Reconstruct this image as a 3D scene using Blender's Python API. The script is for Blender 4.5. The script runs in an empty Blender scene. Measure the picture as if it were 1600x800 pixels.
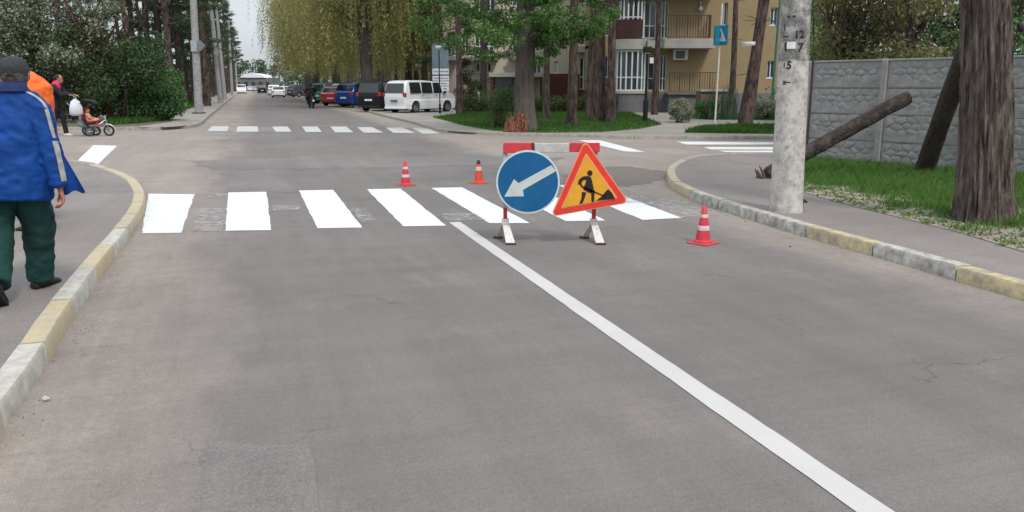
import bpy, bmesh, math, random
import numpy as np
from mathutils import Vector, Matrix, noise
from mathutils.geometry import tessellate_polygon
random.seed(7); rng = np.random.default_rng(11)
PI = math.pi
sc = bpy.context.scene
# ---------------------------------------------------------------- camera
F, HZ, CZ = 1256.0, 134.0, 1.55
PITCH = math.atan((400 - HZ) / F)
cam_d = bpy.data.cameras.new('camera'); cam = bpy.data.objects.new('camera', cam_d)
sc.collection.objects.link(cam); sc.camera = cam
cam_d.sensor_width = 36; cam_d.lens = 36 * F / 1600; cam_d.clip_start = 0.05; cam_d.clip_end = 3000
cam.location = (0, 0, CZ); cam.rotation_euler = (PI / 2 - PITCH, 0, 0)
# ---------------------------------------------------------------- world, sun, exposure
SUN_EL, SUN_AZ = math.radians(52), math.radians(150)     # azimuth from +Y, clockwise
w = bpy.data.worlds.new('World'); sc.world = w; w.use_nodes = True
nt = w.node_tree; nt.nodes.clear()
out = nt.nodes.new('ShaderNodeOutputWorld'); bg = nt.nodes.new('ShaderNodeBackground')
sky = nt.nodes.new('ShaderNodeTexSky'); sky.sky_type = 'NISHITA'; sky.sun_disc = False
sky.sun_elevation = SUN_EL; sky.sun_rotation = SUN_AZ; sky.dust_density = 3.0
tc = nt.nodes.new('ShaderNodeTexCoord'); nz = nt.nodes.new('ShaderNodeTexNoise')
nz.inputs['Scale'].default_value = 2.5; nz.inputs['Detail'].default_value = 6
mp = nt.nodes.new('ShaderNodeMapping'); mp.inputs['Scale'].default_value = (1, 1, 3)
rp = nt.nodes.new('ShaderNodeValToRGB')
rp.color_ramp.elements[0].position = .3; rp.color_ramp.elements[0].color = (7.0, 8.1, 9.0, 1)
rp.color_ramp.elements[1].position = .7; rp.color_ramp.elements[1].color = (10.0, 10.7, 11.2, 1)
mx = nt.nodes.new('ShaderNodeMix'); mx.data_type = 'RGBA'; mx.inputs[0].default_value = .82
L = nt.links.new
L(tc.outputs['Generated'], mp.inputs[0]); L(mp.outputs[0], nz.inputs['Vector']); L(nz.outputs[0], rp.inputs[0])
# overcast sky: three times brighter overhead than at the horizon, all the way round
sx = nt.nodes.new('ShaderNodeSeparateXYZ'); L(tc.outputs['Generated'], sx.inputs[0]); mr = nt.nodes.new('ShaderNodeMapRange'); L(sx.outputs[2], mr.inputs[0])
for i_, k_ in enumerate((0, 1, .38, 1.12)): mr.inputs[i_ + 1].default_value = k_
vs_ = nt.nodes.new('ShaderNodeVectorMath'); vs_.operation = 'SCALE'; L(mx.outputs[2], vs_.inputs[0]); L(mr.outputs[0], vs_.inputs['Scale'])
L(sky.outputs[0], mx.inputs[6]); L(rp.outputs[0], mx.inputs[7]); L(vs_.outputs[0], bg.inputs[0]); L(bg.outputs[0], out.inputs[0])
bg.inputs[1].default_value = 0.12
sd = bpy.data.lights.new('sun', 'SUN'); sun = bpy.data.objects.new('sun', sd); sc.collection.objects.link(sun)
sd.energy = 1.4; sd.angle = math.radians(11); sd.color = (1, .96, .9)
sdir = Vector((math.sin(SUN_AZ) * math.cos(SUN_EL), math.cos(SUN_AZ) * math.cos(SUN_EL), math.sin(SUN_EL)))
sun.rotation_euler = sdir.to_track_quat('Z', 'Y').to_euler(); sun.location = (0, 0, 30)
sc.view_settings.view_transform = 'Standard'; sc.view_settings.look = 'None'
sc.view_settings.exposure = 0.70; sc.view_settings.gamma = 1; sc.view_settings.use_curve_mapping = False
sc.render.engine = 'CYCLES'; sc.cycles.max_bounces = 6; sc.cycles.transparent_max_bounces = 12
# ---------------------------------------------------------------- survey helpers (photo point -> place)
def ray(px, py):
    x = (px - 800) / F; u = -(py - 400) / F
    return Vector((x, math.cos(PITCH) + u * math.sin(PITCH), -math.sin(PITCH) + u * math.cos(PITCH)))
def G(px, py, z=0.0):
    r = ray(px, py); t = (z - CZ) / r.z
    return Vector((r.x * t, r.y * t, z))
def V(px, py, Y):
    r = ray(px, py); t = Y / r.y
    return Vector((r.x * t, Y, CZ + r.z * t))
RA = math.radians(17.3)
def RD(s, t, z=0.0):                                   # road frame: s along the street, t to its right
    return Vector((-s * math.sin(RA) + t * math.cos(RA), s * math.cos(RA) + t * math.sin(RA), z))
col = sc.collection
# ---------------------------------------------------------------- materials
MATS = {}
def mat(name, c, rough=.8, var=.2, scale=6., bump=0., bscale=80., c2=None, stretch=(1, 1, 1), spec=.3, metal=0., thr=None, detail=5):
    if name in MATS: return MATS[name]
    m = bpy.data.materials.new(name); m.use_nodes = True; n = m.node_tree; b = n.nodes['Principled BSDF']; l = n.links.new
    b.inputs['Roughness'].default_value = rough; b.inputs['Specular IOR Level'].default_value = spec; b.inputs['Metallic'].default_value = metal
    t = n.nodes.new('ShaderNodeTexCoord'); mp = n.nodes.new('ShaderNodeMapping'); mp.inputs['Scale'].default_value = stretch
    l(t.outputs['Object'], mp.inputs[0])
    nz = n.nodes.new('ShaderNodeTexNoise'); nz.inputs['Scale'].default_value = scale; nz.inputs['Detail'].default_value = detail; nz.inputs['Roughness'].default_value = .65
    l(mp.outputs[0], nz.inputs['Vector'])
    r = n.nodes.new('ShaderNodeValToRGB'); e = r.color_ramp.elements
    a, bb = thr or (.3, .7); e[0].position = a; e[1].position = bb
    lo = [x * (1 - var) for x in c]; hi = c2 if c2 else [min(1, x * (1 + var)) for x in c]
    if c2: lo = c
    e[0].color = (*lo, 1); e[1].color = (*hi, 1)
    l(nz.outputs[0], r.inputs[0]); l(r.outputs[0], b.inputs['Base Color'])
    if bump:
        n2 = n.nodes.new('ShaderNodeTexNoise'); n2.inputs['Scale'].default_value = bscale; n2.inputs['Detail'].default_value = 4
        l(mp.outputs[0], n2.inputs['Vector'])
        bp = n.nodes.new('ShaderNodeBump'); bp.inputs['Strength'].default_value = bump; bp.inputs['Distance'].default_value = .02
        l(n2.outputs[0], bp.inputs['Height']); l(bp.outputs[0], b.inputs['Normal'])
    MATS[name] = m; return m
def leafmat(name, cols, trans=.35, rough=.6):
    if name in MATS: return MATS[name]
    m = bpy.data.materials.new(name); m.use_nodes = True; n = m.node_tree; n.nodes.clear(); l = n.links.new
    o = n.nodes.new('ShaderNodeOutputMaterial'); g = n.nodes.new('ShaderNodeNewGeometry')
    r = n.nodes.new('ShaderNodeValToRGB'); e = r.color_ramp.elements
    while len(e) < len(cols): e.new(.5)
    for i, c in enumerate(cols): e[i].position = i / (len(cols) - 1); e[i].color = (*c, 1)
    r.color_ramp.interpolation = 'LINEAR'
    l(g.outputs['Random Per Island'], r.inputs[0])
    d = n.nodes.new('ShaderNodeBsdfPrincipled'); d.inputs['Roughness'].default_value = rough; d.inputs['Specular IOR Level'].default_value = .25
    t = n.nodes.new('ShaderNodeBsdfTranslucent'); x = n.nodes.new('ShaderNodeMixShader'); x.inputs[0].default_value = trans
    l(r.outputs[0], d.inputs['Base Color']); l(r.outputs[0], t.inputs[0]); l(d.outputs[0], x.inputs[1]); l(t.outputs[0], x.inputs[2]); l(x.outputs[0], o.inputs[0])
    MATS[name] = m; return m
def glassmat(name='window_glass', c=(.03, .04, .045)):
    if name in MATS: return MATS[name]
    m = mat(name, c, rough=.08, var=.4, scale=.7, spec=.8); return m
def wornmat(name, base, paint, lo, hi, scale=9, bump=.3, alpha=False):
    """paint worn off over a base, or over transparency when alpha"""
    if name in MATS: return MATS[name]
    m = bpy.data.materials.new(name); m.use_nodes = True; n = m.node_tree; b = n.nodes['Principled BSDF']; l = n.links.new
    b.inputs['Roughness'].default_value = .75; b.inputs['Specular IOR Level'].default_value = .25
    t = n.nodes.new('ShaderNodeTexCoord')
    nz = n.nodes.new('ShaderNodeTexNoise'); nz.inputs['Scale'].default_value = scale; nz.inputs['Detail'].default_value = 9; nz.inputs['Roughness'].default_value = .72
    l(t.outputs['Object'], nz.inputs['Vector'])
    r = n.nodes.new('ShaderNodeValToRGB'); e = r.color_ramp.elements; e[0].position = lo; e[1].position = hi
    e[0].color = (0, 0, 0, 1); e[1].color = (1, 1, 1, 1); l(nz.outputs[0], r.inputs[0])
    n3 = n.nodes.new('ShaderNodeTexNoise'); n3.inputs['Scale'].default_value = 2.2; n3.inputs['Detail'].default_value = 5; l(t.outputs['Object'], n3.inputs['Vector'])
    r3 = n.nodes.new('ShaderNodeMapRange'); r3.inputs[3].default_value = .86; r3.inputs[4].default_value = 1.08; l(n3.outputs[0], r3.inputs[0])
    if alpha:
        b.inputs['Base Color'].default_value = (*paint, 1); l(r.outputs[0], b.inputs['Alpha'])
    else:
        x = n.nodes.new('ShaderNodeMix'); x.data_type = 'RGBA'; x.inputs[6].default_value = (*base, 1); x.inputs[7].default_value = (*paint, 1)
        l(r.outputs[0], x.inputs[0])
        v = n.nodes.new('ShaderNodeVectorMath'); v.operation = 'SCALE'; l(x.outputs[2], v.inputs[0]); l(r3.outputs[0], v.inputs['Scale']); l(v.outputs[0], b.inputs['Base Color'])
        bp = n.nodes.new('ShaderNodeBump'); bp.inputs['Strength'].default_value = bump; bp.inputs['Distance'].default_value = .01
        n4 = n.nodes.new('ShaderNodeTexNoise'); n4.inputs['Scale'].default_value = 120; l(t.outputs['Object'], n4.inputs['Vector'])
        l(n4.outputs[0], bp.inputs['Height']); l(bp.outputs[0], b.inputs['Normal'])
    MATS[name] = m; return m
def asphaltmat(name, base, dust, kerbs=(), crack=1.0):
    """dusty old asphalt: mottling, aggregate, hairline cracks, tan dust swept against the kerbs (t0, t1 in the street's own frame)"""
    m = bpy.data.materials.new(name); m.use_nodes = True; n = m.node_tree; b = n.nodes['Principled BSDF']; l = n.links.new
    N = n.nodes.new
    b.inputs['Roughness'].default_value = .86; b.inputs['Specular IOR Level'].default_value = .25
    t = N('ShaderNodeTexCoord'); mp = N('ShaderNodeMapping'); mp.vector_type = 'POINT'; mp.inputs['Rotation'].default_value = (0, 0, -RA)
    l(t.outputs['Object'], mp.inputs[0])                              # x = across (t), y = along (s)
    def nzt(scale, detail=6, rough=.6, vec=None, stretch=None):
        q = N('ShaderNodeTexNoise'); q.inputs['Scale'].default_value = scale; q.inputs['Detail'].default_value = detail; q.inputs['Roughness'].default_value = rough
        v = vec or mp.outputs[0]
        if stretch:
            m2 = N('ShaderNodeMapping'); m2.inputs['Scale'].default_value = stretch; l(v, m2.inputs[0]); v = m2.outputs[0]
        l(v, q.inputs['Vector']); return q.outputs[0]
    def rng_(x, a, bq, c, d):
        q = N('ShaderNodeMapRange'); l(x, q.inputs[0])
        for i, k in enumerate((a, bq, c, d)): q.inputs[i + 1].default_value = k
        return q.outputs[0]
    def mul(x, y):
        q = N('ShaderNodeMath'); q.operation = 'MULTIPLY'
        for i, k in enumerate((x, y)):
            if isinstance(k, (int, float)): q.inputs[i].default_value = k
            else: l(k, q.inputs[i])
        return q.outputs[0]
    def add(x, y, op='ADD'):
        q = N('ShaderNodeMath'); q.operation = op; l(x, q.inputs[0])
        if isinstance(y, (int, float)): q.inputs[1].default_value = y
        else: l(y, q.inputs[1])
        return q.outputs[0]
    big = rng_(nzt(.35, 5), .3, .7, .86, 1.12); mid = rng_(nzt(2.5, 7, .7, stretch=(1, .35, 1)), .3, .7, .93, 1.07); fine = rng_(nzt(150, 3, .85), .32, .68, .62, 1.42)
    grit = mul(rng_(nzt(38, 5, .85), .35, .65, .88, 1.13), mul(rng_(nzt(1.3, 6, .75, stretch=(1.6,.07,1)), .3, .7, .90, 1.08), rng_(nzt(1.6, 7, .8, stretch=(.12,2.2,1)), .35, .62, .93, 1.05)))
    v = mul(mul(big, mid), mul(fine, grit))
    vo = N('ShaderNodeTexVoronoi'); vo.feature = 'DISTANCE_TO_EDGE'; vo.inputs['Scale'].default_value = .45
    wv = N('ShaderNodeVectorMath'); wv.operation = 'ADD'; q = N('ShaderNodeTexNoise'); q.inputs['Scale'].default_value = 1.7; q.inputs['Detail'].default_value = 8; l(mp.outputs[0], q.inputs['Vector'])
    sv = N('ShaderNodeVectorMath'); sv.operation = 'SCALE'; sv.inputs['Scale'].default_value = 1.3; l(q.outputs['Color'], sv.inputs[0]); l(mp.outputs[0], wv.inputs[0]); l(sv.outputs[0], wv.inputs[1]); l(wv.outputs[0], vo.inputs['Vector'])
    cr = rng_(vo.outputs[0], 0, .008, 1, 0); msk = rng_(nzt(.5, 3), .52, .62, 0, .45 * crack); crk = mul(cr, msk)
    cv = add(mul(crk, -1.), 1.)
    v = mul(v, cv)
    sep = N('ShaderNodeSeparateXYZ'); l(mp.outputs[0], sep.inputs[0])
    dn = nzt(1.1, 8, .7, stretch=(1, .45, 1)); dn2 = rng_(nzt(14, 6, .8), .3, .6, .4, 1)
    dm = None
    for (edge, width, sgn) in kerbs:
        d = add(mul(sep.outputs[0], sgn), -edge * sgn)                # distance from the kerb into the road
        k = rng_(add(d, mul(rng_(dn, .25, .75, -1, 1), width * .55)), 0, width, 1, 0)
        dm = k if dm is None else add(dm, k, 'MAXIMUM')
    lo = rng_(dn, .56, .72, 0, .5)
    dm = lo if dm is None else add(dm, lo, 'MAXIMUM')
    dm = mul(dm, mul(dn2, .85))
    cx = N('ShaderNodeMix'); cx.data_type = 'RGBA'; cx.inputs[6].default_value = (*base, 1); cx.inputs[7].default_value = (*dust, 1); l(dm, cx.inputs[0])
    vm = N('ShaderNodeVectorMath'); vm.operation = 'SCALE'; l(cx.outputs[2], vm.inputs[0]); l(v, vm.inputs['Scale']); l(vm.outputs[0], b.inputs['Base Color'])
    bp = N('ShaderNodeBump'); bp.inputs['Strength'].default_value = .35; bp.inputs['Distance'].default_value = .006; l(add(fine, crk, 'SUBTRACT'), bp.inputs['Height']); l(bp.outputs[0], b.inputs['Normal'])
    MATS[name] = m; return m
# ---------------------------------------------------------------- mesh helpers
class MB:
    def __init__(s): s.v = []; s.f = []
    def add(s, vs, fs):
        k = len(s.v); s.v += [tuple(q) for q in vs]; s.f += [tuple(i + k for i in f) for f in fs]; return s
    def box(s, x0, x1, y0, y1, z0, z1, M=None):
        vs = [Vector(p) for p in ((x0,y0,z0),(x1,y0,z0),(x1,y1,z0),(x0,y1,z0),(x0,y0,z1),(x1,y0,z1),(x1,y1,z1),(x0,y1,z1))]
        if M: vs = [M @ q for q in vs]
        return s.add(vs, [(0,3,2,1),(4,5,6,7),(0,1,5,4),(1,2,6,5),(2,3,7,6),(3,0,4,7)])
    def cbox(s, x0, x1, y0, y1, z0, z1, c=.01, M=None):
        """box with chamfered edges"""
        b = bmesh.new(); bmesh.ops.create_cube(b, size=1)
        for q in b.verts: q.co = Vector(((x0+x1)/2 + q.co.x*(x1-x0), (y0+y1)/2 + q.co.y*(y1-y0), (z0+z1)/2 + q.co.z*(z1-z0)))
        bmesh.ops.bevel(b, geom=b.edges[:], offset=c, segments=1, affect='EDGES')
        b.verts.index_update(); vs = [M @ q.co if M else q.co.copy() for q in b.verts]; fs = [tuple(x.index for x in f.verts) for f in b.faces]; b.free()
        return s.add(vs, fs)
    def tube(s, pts, rad, seg=10, ell=None, side=None, cap=True, jit=0., tw=0.):
        pts = [Vector(p) for p in pts]; n = len(pts)
        if isinstance(rad, (int, float)): rad = [rad] * n
        vs = []; fs = []; sd = Vector(side) if side else None
        for i, p in enumerate(pts):
            d = (pts[min(i+1, n-1)] - pts[max(i-1, 0)]).normalized()
            if sd is None:
                sd = d.orthogonal().normalized()
            a = sd - d * sd.dot(d)
            a = a.normalized() if a.length > 1e-5 else d.orthogonal().normalized()
            if not side: sd = a
            bq = d.cross(a); r = rad[i]; rx, ry = (r if isinstance(r, (tuple, list)) else (r, r * (ell or 1)))
            for k in range(seg):
                th = 2*PI*k/seg + tw*i; j = 1 + (random.uniform(-jit, jit) if jit else 0)
                vs.append(p + a*math.cos(th)*rx*j + bq*math.sin(th)*ry*j)
        for i in range(n-1):
            for k in range(seg):
                k2 = (k+1) % seg; fs.append((i*seg+k, i*seg+k2, (i+1)*seg+k2, (i+1)*seg+k))
        if cap: fs.append(tuple(range(seg))[::-1]); fs.append(tuple((n-1)*seg+k for k in range(seg)))
        return s.add(vs, fs)
    def ball(s, c, r, seg=14, rings=9):
        c = Vector(c); r = Vector(r) if not isinstance(r, (int, float)) else Vector((r, r, r)); vs = []; fs = []
        for i in range(rings+1):
            ph = PI*i/rings
            for k in range(seg):
                th = 2*PI*k/seg; vs.append(c + Vector((r.x*math.sin(ph)*math.cos(th), r.y*math.sin(ph)*math.sin(th), r.z*math.cos(ph))))
        for i in range(rings):
            for k in range(seg):
                k2 = (k+1) % seg; fs.append((i*seg+k, (i+1)*seg+k, (i+1)*seg+k2, i*seg+k2))
        return s.add(vs, fs)
    def lathe(s, prof, seg=24, c=(0,0,0), M=None):
        vs = []; fs = []; c = Vector(c)
        for r, z in prof:
            for k in range(seg):
                th = 2*PI*k/seg; q = Vector((r*math.cos(th), r*math.sin(th), z)); vs.append(c + (M @ q if M else q))
        for i in range(len(prof)-1):
            for k in range(seg):
                k2 = (k+1) % seg; fs.append((i*seg+k, i*seg+k2, (i+1)*seg+k2, (i+1)*seg+k))
        return s.add(vs, fs)
    def prism(s, poly, ext):
        """planar polygon (3D points) pushed along ext"""
        poly = [Vector(p) for p in poly]; ext = Vector(ext); n = len(poly)
        tri = tessellate_polygon([poly])
        fs = [tuple(t) for t in tri] + [tuple(i + n for i in t)[::-1] for t in tri]
        for i in range(n): fs.append((i, (i+1) % n, n + (i+1) % n, n + i))
        return s.add(poly + [p + ext for p in poly], fs)
    def sheet(s, poly):
        poly = [Vector(p) for p in poly]
        tri = tessellate_polygon([[Vector((p.x, p.y, 0)) for p in poly]])
        out = []
        for t in tri:
            a, b, c = (poly[i] for i in t); out.append(t if (b-a).cross(c-a).z > 0 else t[::-1])
        return s.add(poly, out)
    def build(s, name, m, parent=None, smooth=False, off=None, loc=None, kind=None):
        me = bpy.data.meshes.new(name)
        vs = s.v
        if off is not None: vs = [tuple(Vector(q) - Vector(off)) for q in vs]
        me.from_pydata(vs, [], s.f); me.update()
        if smooth is True: me.polygons.foreach_set('use_smooth', [True]*len(me.polygons))
        elif smooth:
            me.polygons.foreach_set('use_smooth', [True]*len(me.polygons)); me.set_sharp_from_angle(angle=math.radians(smooth))
        b = bmesh.new(); b.from_mesh(me); bmesh.ops.recalc_face_normals(b, faces=b.faces[:]) if name not in NOFLIP else None; b.to_mesh(me); b.free()
        if m: me.materials.append(m)
        return link(name, me, parent, loc, kind)
NOFLIP = {'ground', 'road', 'sidewalk', 'lawn', 'crossing_stripe', 'worn_stripe', 'centre_line', 'asphalt_patch', 'verge', 'dirt', 'path'}
def link(name, me, parent=None, loc=None, kind=None):
    o = bpy.data.objects.new(name, me); col.objects.link(o)
    if parent: o.parent = parent
    if loc is not None: o.location = loc
    if kind: o['kind'] = kind
    return o
def tag(o, label, cat, group=None):
    o['label'] = label; o['category'] = cat
    if group: o['group'] = group
    return o
def empty(name, loc=(0,0,0), rz=0., label=None, cat=None, group=None):
    o = bpy.data.objects.new(name, None); col.objects.link(o); o.empty_display_size = .2
    o.location = loc; o.rotation_euler = (0, 0, rz)
    if label: tag(o, label, cat, group)
    return o
def copy_tree(o, parent=None):
    c = o.copy(); col.objects.link(c); c.parent = parent
    for ch in [x for x in o.children]: copy_tree(ch, c)
    return c
def npmesh(name, verts, nper, m, parent=None, kind=None, smooth=False, loc=None):
    """verts (n*nper,3): separate polygons of nper corners"""
    verts = np.ascontiguousarray(verts.reshape(-1, 3), dtype=np.float32); nv = len(verts); nf = nv // nper
    me = bpy.data.meshes.new(name); me.vertices.add(nv); me.vertices.foreach_set('co', verts.ravel())
    me.loops.add(nv); me.loops.foreach_set('vertex_index', np.arange(nv, dtype=np.int32))
    me.polygons.add(nf); me.polygons.foreach_set('loop_start', np.arange(0, nv, nper, dtype=np.int32))
    try: me.polygons.foreach_set('loop_total', np.full(nf, nper, dtype=np.int32))
    except Exception: pass
    me.update(calc_edges=True)
    if m: me.materials.append(m)
    return link(name, me, parent, loc, kind)
def unit(a): return a / np.maximum(np.linalg.norm(a, axis=1, keepdims=True), 1e-6)
def leafquads(P, ln, wd, up=0., dirs=None):
    n = len(P); u = unit(rng.normal(size=(n, 3)) + np.array([0, 0, up])) if dirs is None else unit(dirs)
    v = unit(np.cross(u, rng.normal(size=(n, 3))))
    s = rng.uniform(.6, 1.3, (n, 1)); u = u * ln * s * .5; v = v * wd * s * .5
    return np.stack([P - u, P + v - u * .1, P + u, P - v - u * .1], 1)
def clumps(cs, rs, n, flat=.7, shell=.5):
    """n leaf points around each clump centre"""
    cs = np.array(cs, float); k = len(cs); rs = np.array(rs, float).reshape(-1, 1, 1)
    d = rng.normal(size=(k, n, 3)); d /= np.linalg.norm(d, axis=2, keepdims=True)
    r = rng.uniform(0, 1, (k, n, 1)) ** shell
    P = cs[:, None, :] + d * r * rs * np.array([1, 1, flat]); return P.reshape(-1, 3)
def trunkmesh(mb, pts, rad, seg=20, ridge=.08, fr=3., seed=0., sub=1):
    """tapered, bent trunk with lengthwise bark ridges"""
    pts = [Vector(p) for p in pts]; P = []; R = []
    for i in range(len(pts)-1):
        for k in range(sub): f = k/sub; P.append(pts[i].lerp(pts[i+1], f)); R.append(rad[i]*(1-f)+rad[i+1]*f)
    P.append(pts[-1]); R.append(rad[-1]); vs = []; fs = []; n = len(P)
    for i, p in enumerate(P):
        d = (P[min(i+1, n-1)] - P[max(i-1, 0)]).normalized(); a = Vector((1,0,0)); a = (a - d*a.dot(d)).normalized(); b = d.cross(a)
        for k in range(seg):
            th = 2*PI*k/seg; q = Vector((math.cos(th)*fr, math.sin(th)*fr, p.z*.45 + seed))
            r = R[i]*(1 + ridge*(noise.noise(q) + .7*abs(noise.noise(Vector((q.x*2.6, q.y*2.6, q.z*1.6+5)))) *2 - .6))
            vs.append(p + a*math.cos(th)*r + b*math.sin(th)*r)
    for i in range(n-1):
        for k in range(seg): k2 = (k+1) % seg; fs.append((i*seg+k, i*seg+k2, (i+1)*seg+k2, (i+1)*seg+k))
    fs.append(tuple((n-1)*seg+k for k in range(seg)))
    return mb.add(vs, fs)
def catmull(pts, step=.25):
    pts = [Vector(p) for p in pts]; ext = [pts[0]*2-pts[1]] + pts + [pts[-1]*2-pts[-2]]; out = []
    for i in range(1, len(ext)-2):
        p0, p1, p2, p3 = ext[i-1:i+3]; n = max(1, int((p2-p1).length/step/2))
        for k in range(n):
            t = k/n; out.append(.5*((2*p1)+(-p0+p2)*t+(2*p0-5*p1+4*p2-p3)*t*t+(-p0+3*p1-3*p2+p3)*t**3))
    out.append(pts[-1])
    res = [out[0]]; acc = 0; cur = out[0]                  # even spacing
    for q in out[1:]:
        while (q-cur).length >= step:
            cur = cur + (q-cur).normalized()*step; res.append(cur.copy())
    return res
# ================================================================ THE SETTING
A_ROAD = asphaltmat('road_asphalt', (.150, .132, .125), (.285, .238, .203), kerbs=((-1.25, 1.15, 1), (5.35, .8, -1)))
A_WALK = asphaltmat('walk_asphalt', (.195, .170, .158), (.28, .24, .205), crack=.6)
A_FAR = asphaltmat('far_walk_asphalt', (.25, .225, .20), (.28, .25, .21), crack=.5)
A_PATCH = asphaltmat('patch_asphalt', (.162, .144, .137), (.27, .23, .197), crack=.3)
SOIL = mat('soil', (.085, .066, .048), var=.3, scale=3, bump=.8, bscale=40, c2=(.16, .135, .10))
MB().sheet([(-900,-400,-.03),(900,-400,-.03),(900,1200,-.03),(-900,1200,-.03)]).build('ground', SOIL, kind='structure')
rd = MB()
rd.sheet([(-45,-12,0),(45,-12,0),(45,34,0),(-45,34,0)])
a, b_, c_, d_ = RD(30,-3.2), RD(30,13), RD(420,10), RD(420,-3.6)
rd.sheet([RD(34.5,-3.4,.001),RD(28,9,.001),RD(60,12,.001),RD(420,10,.001),RD(420,-4.2,.001)])
road = rd.build('road', A_ROAD, kind='structure')
# kerb lines surveyed from the photograph (edge at the road)
K_NL = [RD(-3,-1.17),RD(1,-1.19)] + [G(*p) for p in ((50,610),(100,520),(150,445),(200,376),(221,345),(229,322),(225,305),(205,285),(160,268),(120,260))] + [(-11.5,17.2,0),(-16,17.9,0),(-24,18.4,0)]
K_NR = [RD(-3,5.3),RD(1,5.3),RD(4.3,5.3),RD(5.74,5.38),RD(7.1,5.4),RD(8.4,5.5)] + [G(*p) for p in ((1060,303),(1041,282),(1048,266),(1075,254),(1120,248))] + [(6.5,17.9,0),(10,18.1,0),(16,18.1,0),(26,18,0)]
K_FL = [(-30,29.6,0),(-22,29.3,0)] + [G(*p) for p in ((130,204),(200,204),(262,203.5),(300,200),(316,195))] + [RD(42,-2.3),RD(52,-2.4),RD(70,-2.6),RD(100,-2.9),RD(150,-3.3),RD(230,-3.8)]
K_FR = [RD(230,8.6),RD(150,8.2),RD(100,7.5),RD(70,6.9)] + [G(*p) for p in ((592,180.5),(640,192),(672,202),(700,208),(760,211),(850,213.5),(920,215),(1000,217.5),(1100,218),(1210,218))] + [(14,23.6,0),(26,23.2,0)]
def offset(line, d):                                   # to the left of travel for d > 0
    out = []
    for i, p in enumerate(line):
        t = (line[min(i+1, len(line)-1)] - line[max(i-1, 0)]).normalized(); out.append(p + Vector((-t.y, t.x, 0))*d)
    return out
CONC = (.33, .30, .26)
M_YEL = wornmat('kerb_yellow_paint', CONC, (.48, .375, .19), .38, .64, scale=9)
M_WHT = wornmat('kerb_white_paint', CONC, (.50, .475, .43), .38, .66, scale=9)
M_WHR = wornmat('kerb_worn_white_paint', (.23,.205,.18), (.52, .49, .44), .38, .64, scale=9)
M_YLR = wornmat('kerb_worn_yellow_paint', (.24,.215,.18), (.54, .43, .235), .36, .62, scale=8)
M_CON = wornmat('kerb_concrete', (.20, .18, .15), (.34, .31, .27), .35, .65, scale=5)
M_FADE = wornmat('kerb_faded_yellow', CONC, (.46, .37, .2), .42, .66, scale=6)
def kerb(line, side, h, wd, paint, label, step=.25, per=4, near=True):
    root = empty('kerb'); root['kind'] = 'structure'
    L_ = catmull(line, step); prof = [(0, -.02), (0.006, h*.82), (.02, h), (wd-.012, h), (wd, h-.012), (wd, -.02)]
    i = 0; k = 0
    while i < len(L_)-1:
        seg = L_[i:i+per+1]
        if len(seg) < 2: break
        dz = random.uniform(-.003, .003); dr = random.uniform(-.004, .004); tilt = random.uniform(-.0012, .0012)
        m = MB(); vs = []; n = len(seg)
        pts = []
        for j, p in enumerate(seg):
            t = (L_[min(i+j+1, len(L_)-1)] - L_[max(i+j-1, 0)]).normalized(); nn = Vector((-t.y, t.x, 0))*side
            q = p.copy()
            if j == 0: q += t*.008
            if j == n-1: q -= t*.008
            pts.append((q, nn))
        for j, (q, nn) in enumerate(pts):
            for (o_, z_) in prof: vs.append(q + nn*(o_+dr) + Vector((0, 0, z_ + (dz + tilt*j if z_ > 0 else 0))))
        np_ = len(prof); fs = []
        for j in range(n-1):
            for q in range(np_-1): fs.append((j*np_+q, j*np_+q+1, (j+1)*np_+q+1, (j+1)*np_+q))
        fs.append(tuple(range(np_))); fs.append(tuple((n-1)*np_+q for q in range(np_)))
        m.add(vs, fs); m.build('kerb_stone', paint(k, pts[0][0]), root, smooth=40)
        i += per; k += 1
    return root
def paint_nl(k, p):
    s = -p.x*math.sin(RA) + p.y*math.cos(RA)
    if p.y > 15.0: return M_CON
    if s > 9.3: return M_YEL if p.y < 13.6 else M_FADE
    if s > 8.3: return M_FADE
    return M_YEL if (math.floor((s-4.45)/1.02) % 2 == 0) else M_WHT
def paint_nr(k, p):
    s = -p.x*math.sin(RA) + p.y*math.cos(RA)
    if p.y > 15.2: return M_CON
    if s > 9.2: return M_YEL if p.y < 13 else M_FADE
    if s > 7.95: return M_WHR
    return [M_YLR, M_WHR][int(math.floor((7.95-s)/.93)) % 2]
kerb(K_NL, 1, .12, .15, paint_nl, '')
kerb(K_NR, -1, .12, .15, paint_nr, '')
kerb(K_FL, 1, .12, .15, lambda k, p: M_CON, '', step=.5, per=3)
kerb(K_FR, 1, .10, .15, lambda k, p: M_CON, '', step=.5, per=3)
ZW = .108
def walk(name, line, side, rest, m, z=ZW, cut=.09):
    Lo = offset(catmull(line, .25), side*cut); pl = [(p.x, p.y, z) for p in Lo] + [(*q[:2], z) for q in rest]
    return MB().sheet(pl).build(name, m, kind='structure')
walk('sidewalk', K_NL, 1, [(-24,22),(-40,22),(-40,-6),RD(-3,-8)], A_WALK)
NRL = catmull(K_NR, .5)
walk('sidewalk', K_NR, -1, [(26,10),(26,-8),RD(-3,16)], A_WALK)
walk('sidewalk', K_FL, 1, [RD(230,-14),RD(34,-40),(-60,40),(-60,29.8)], A_FAR)
walk('sidewalk', K_FR, 1, [(60,23.2),(120,60),(120,160),RD(230,60)], A_FAR, z=.06)
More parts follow.
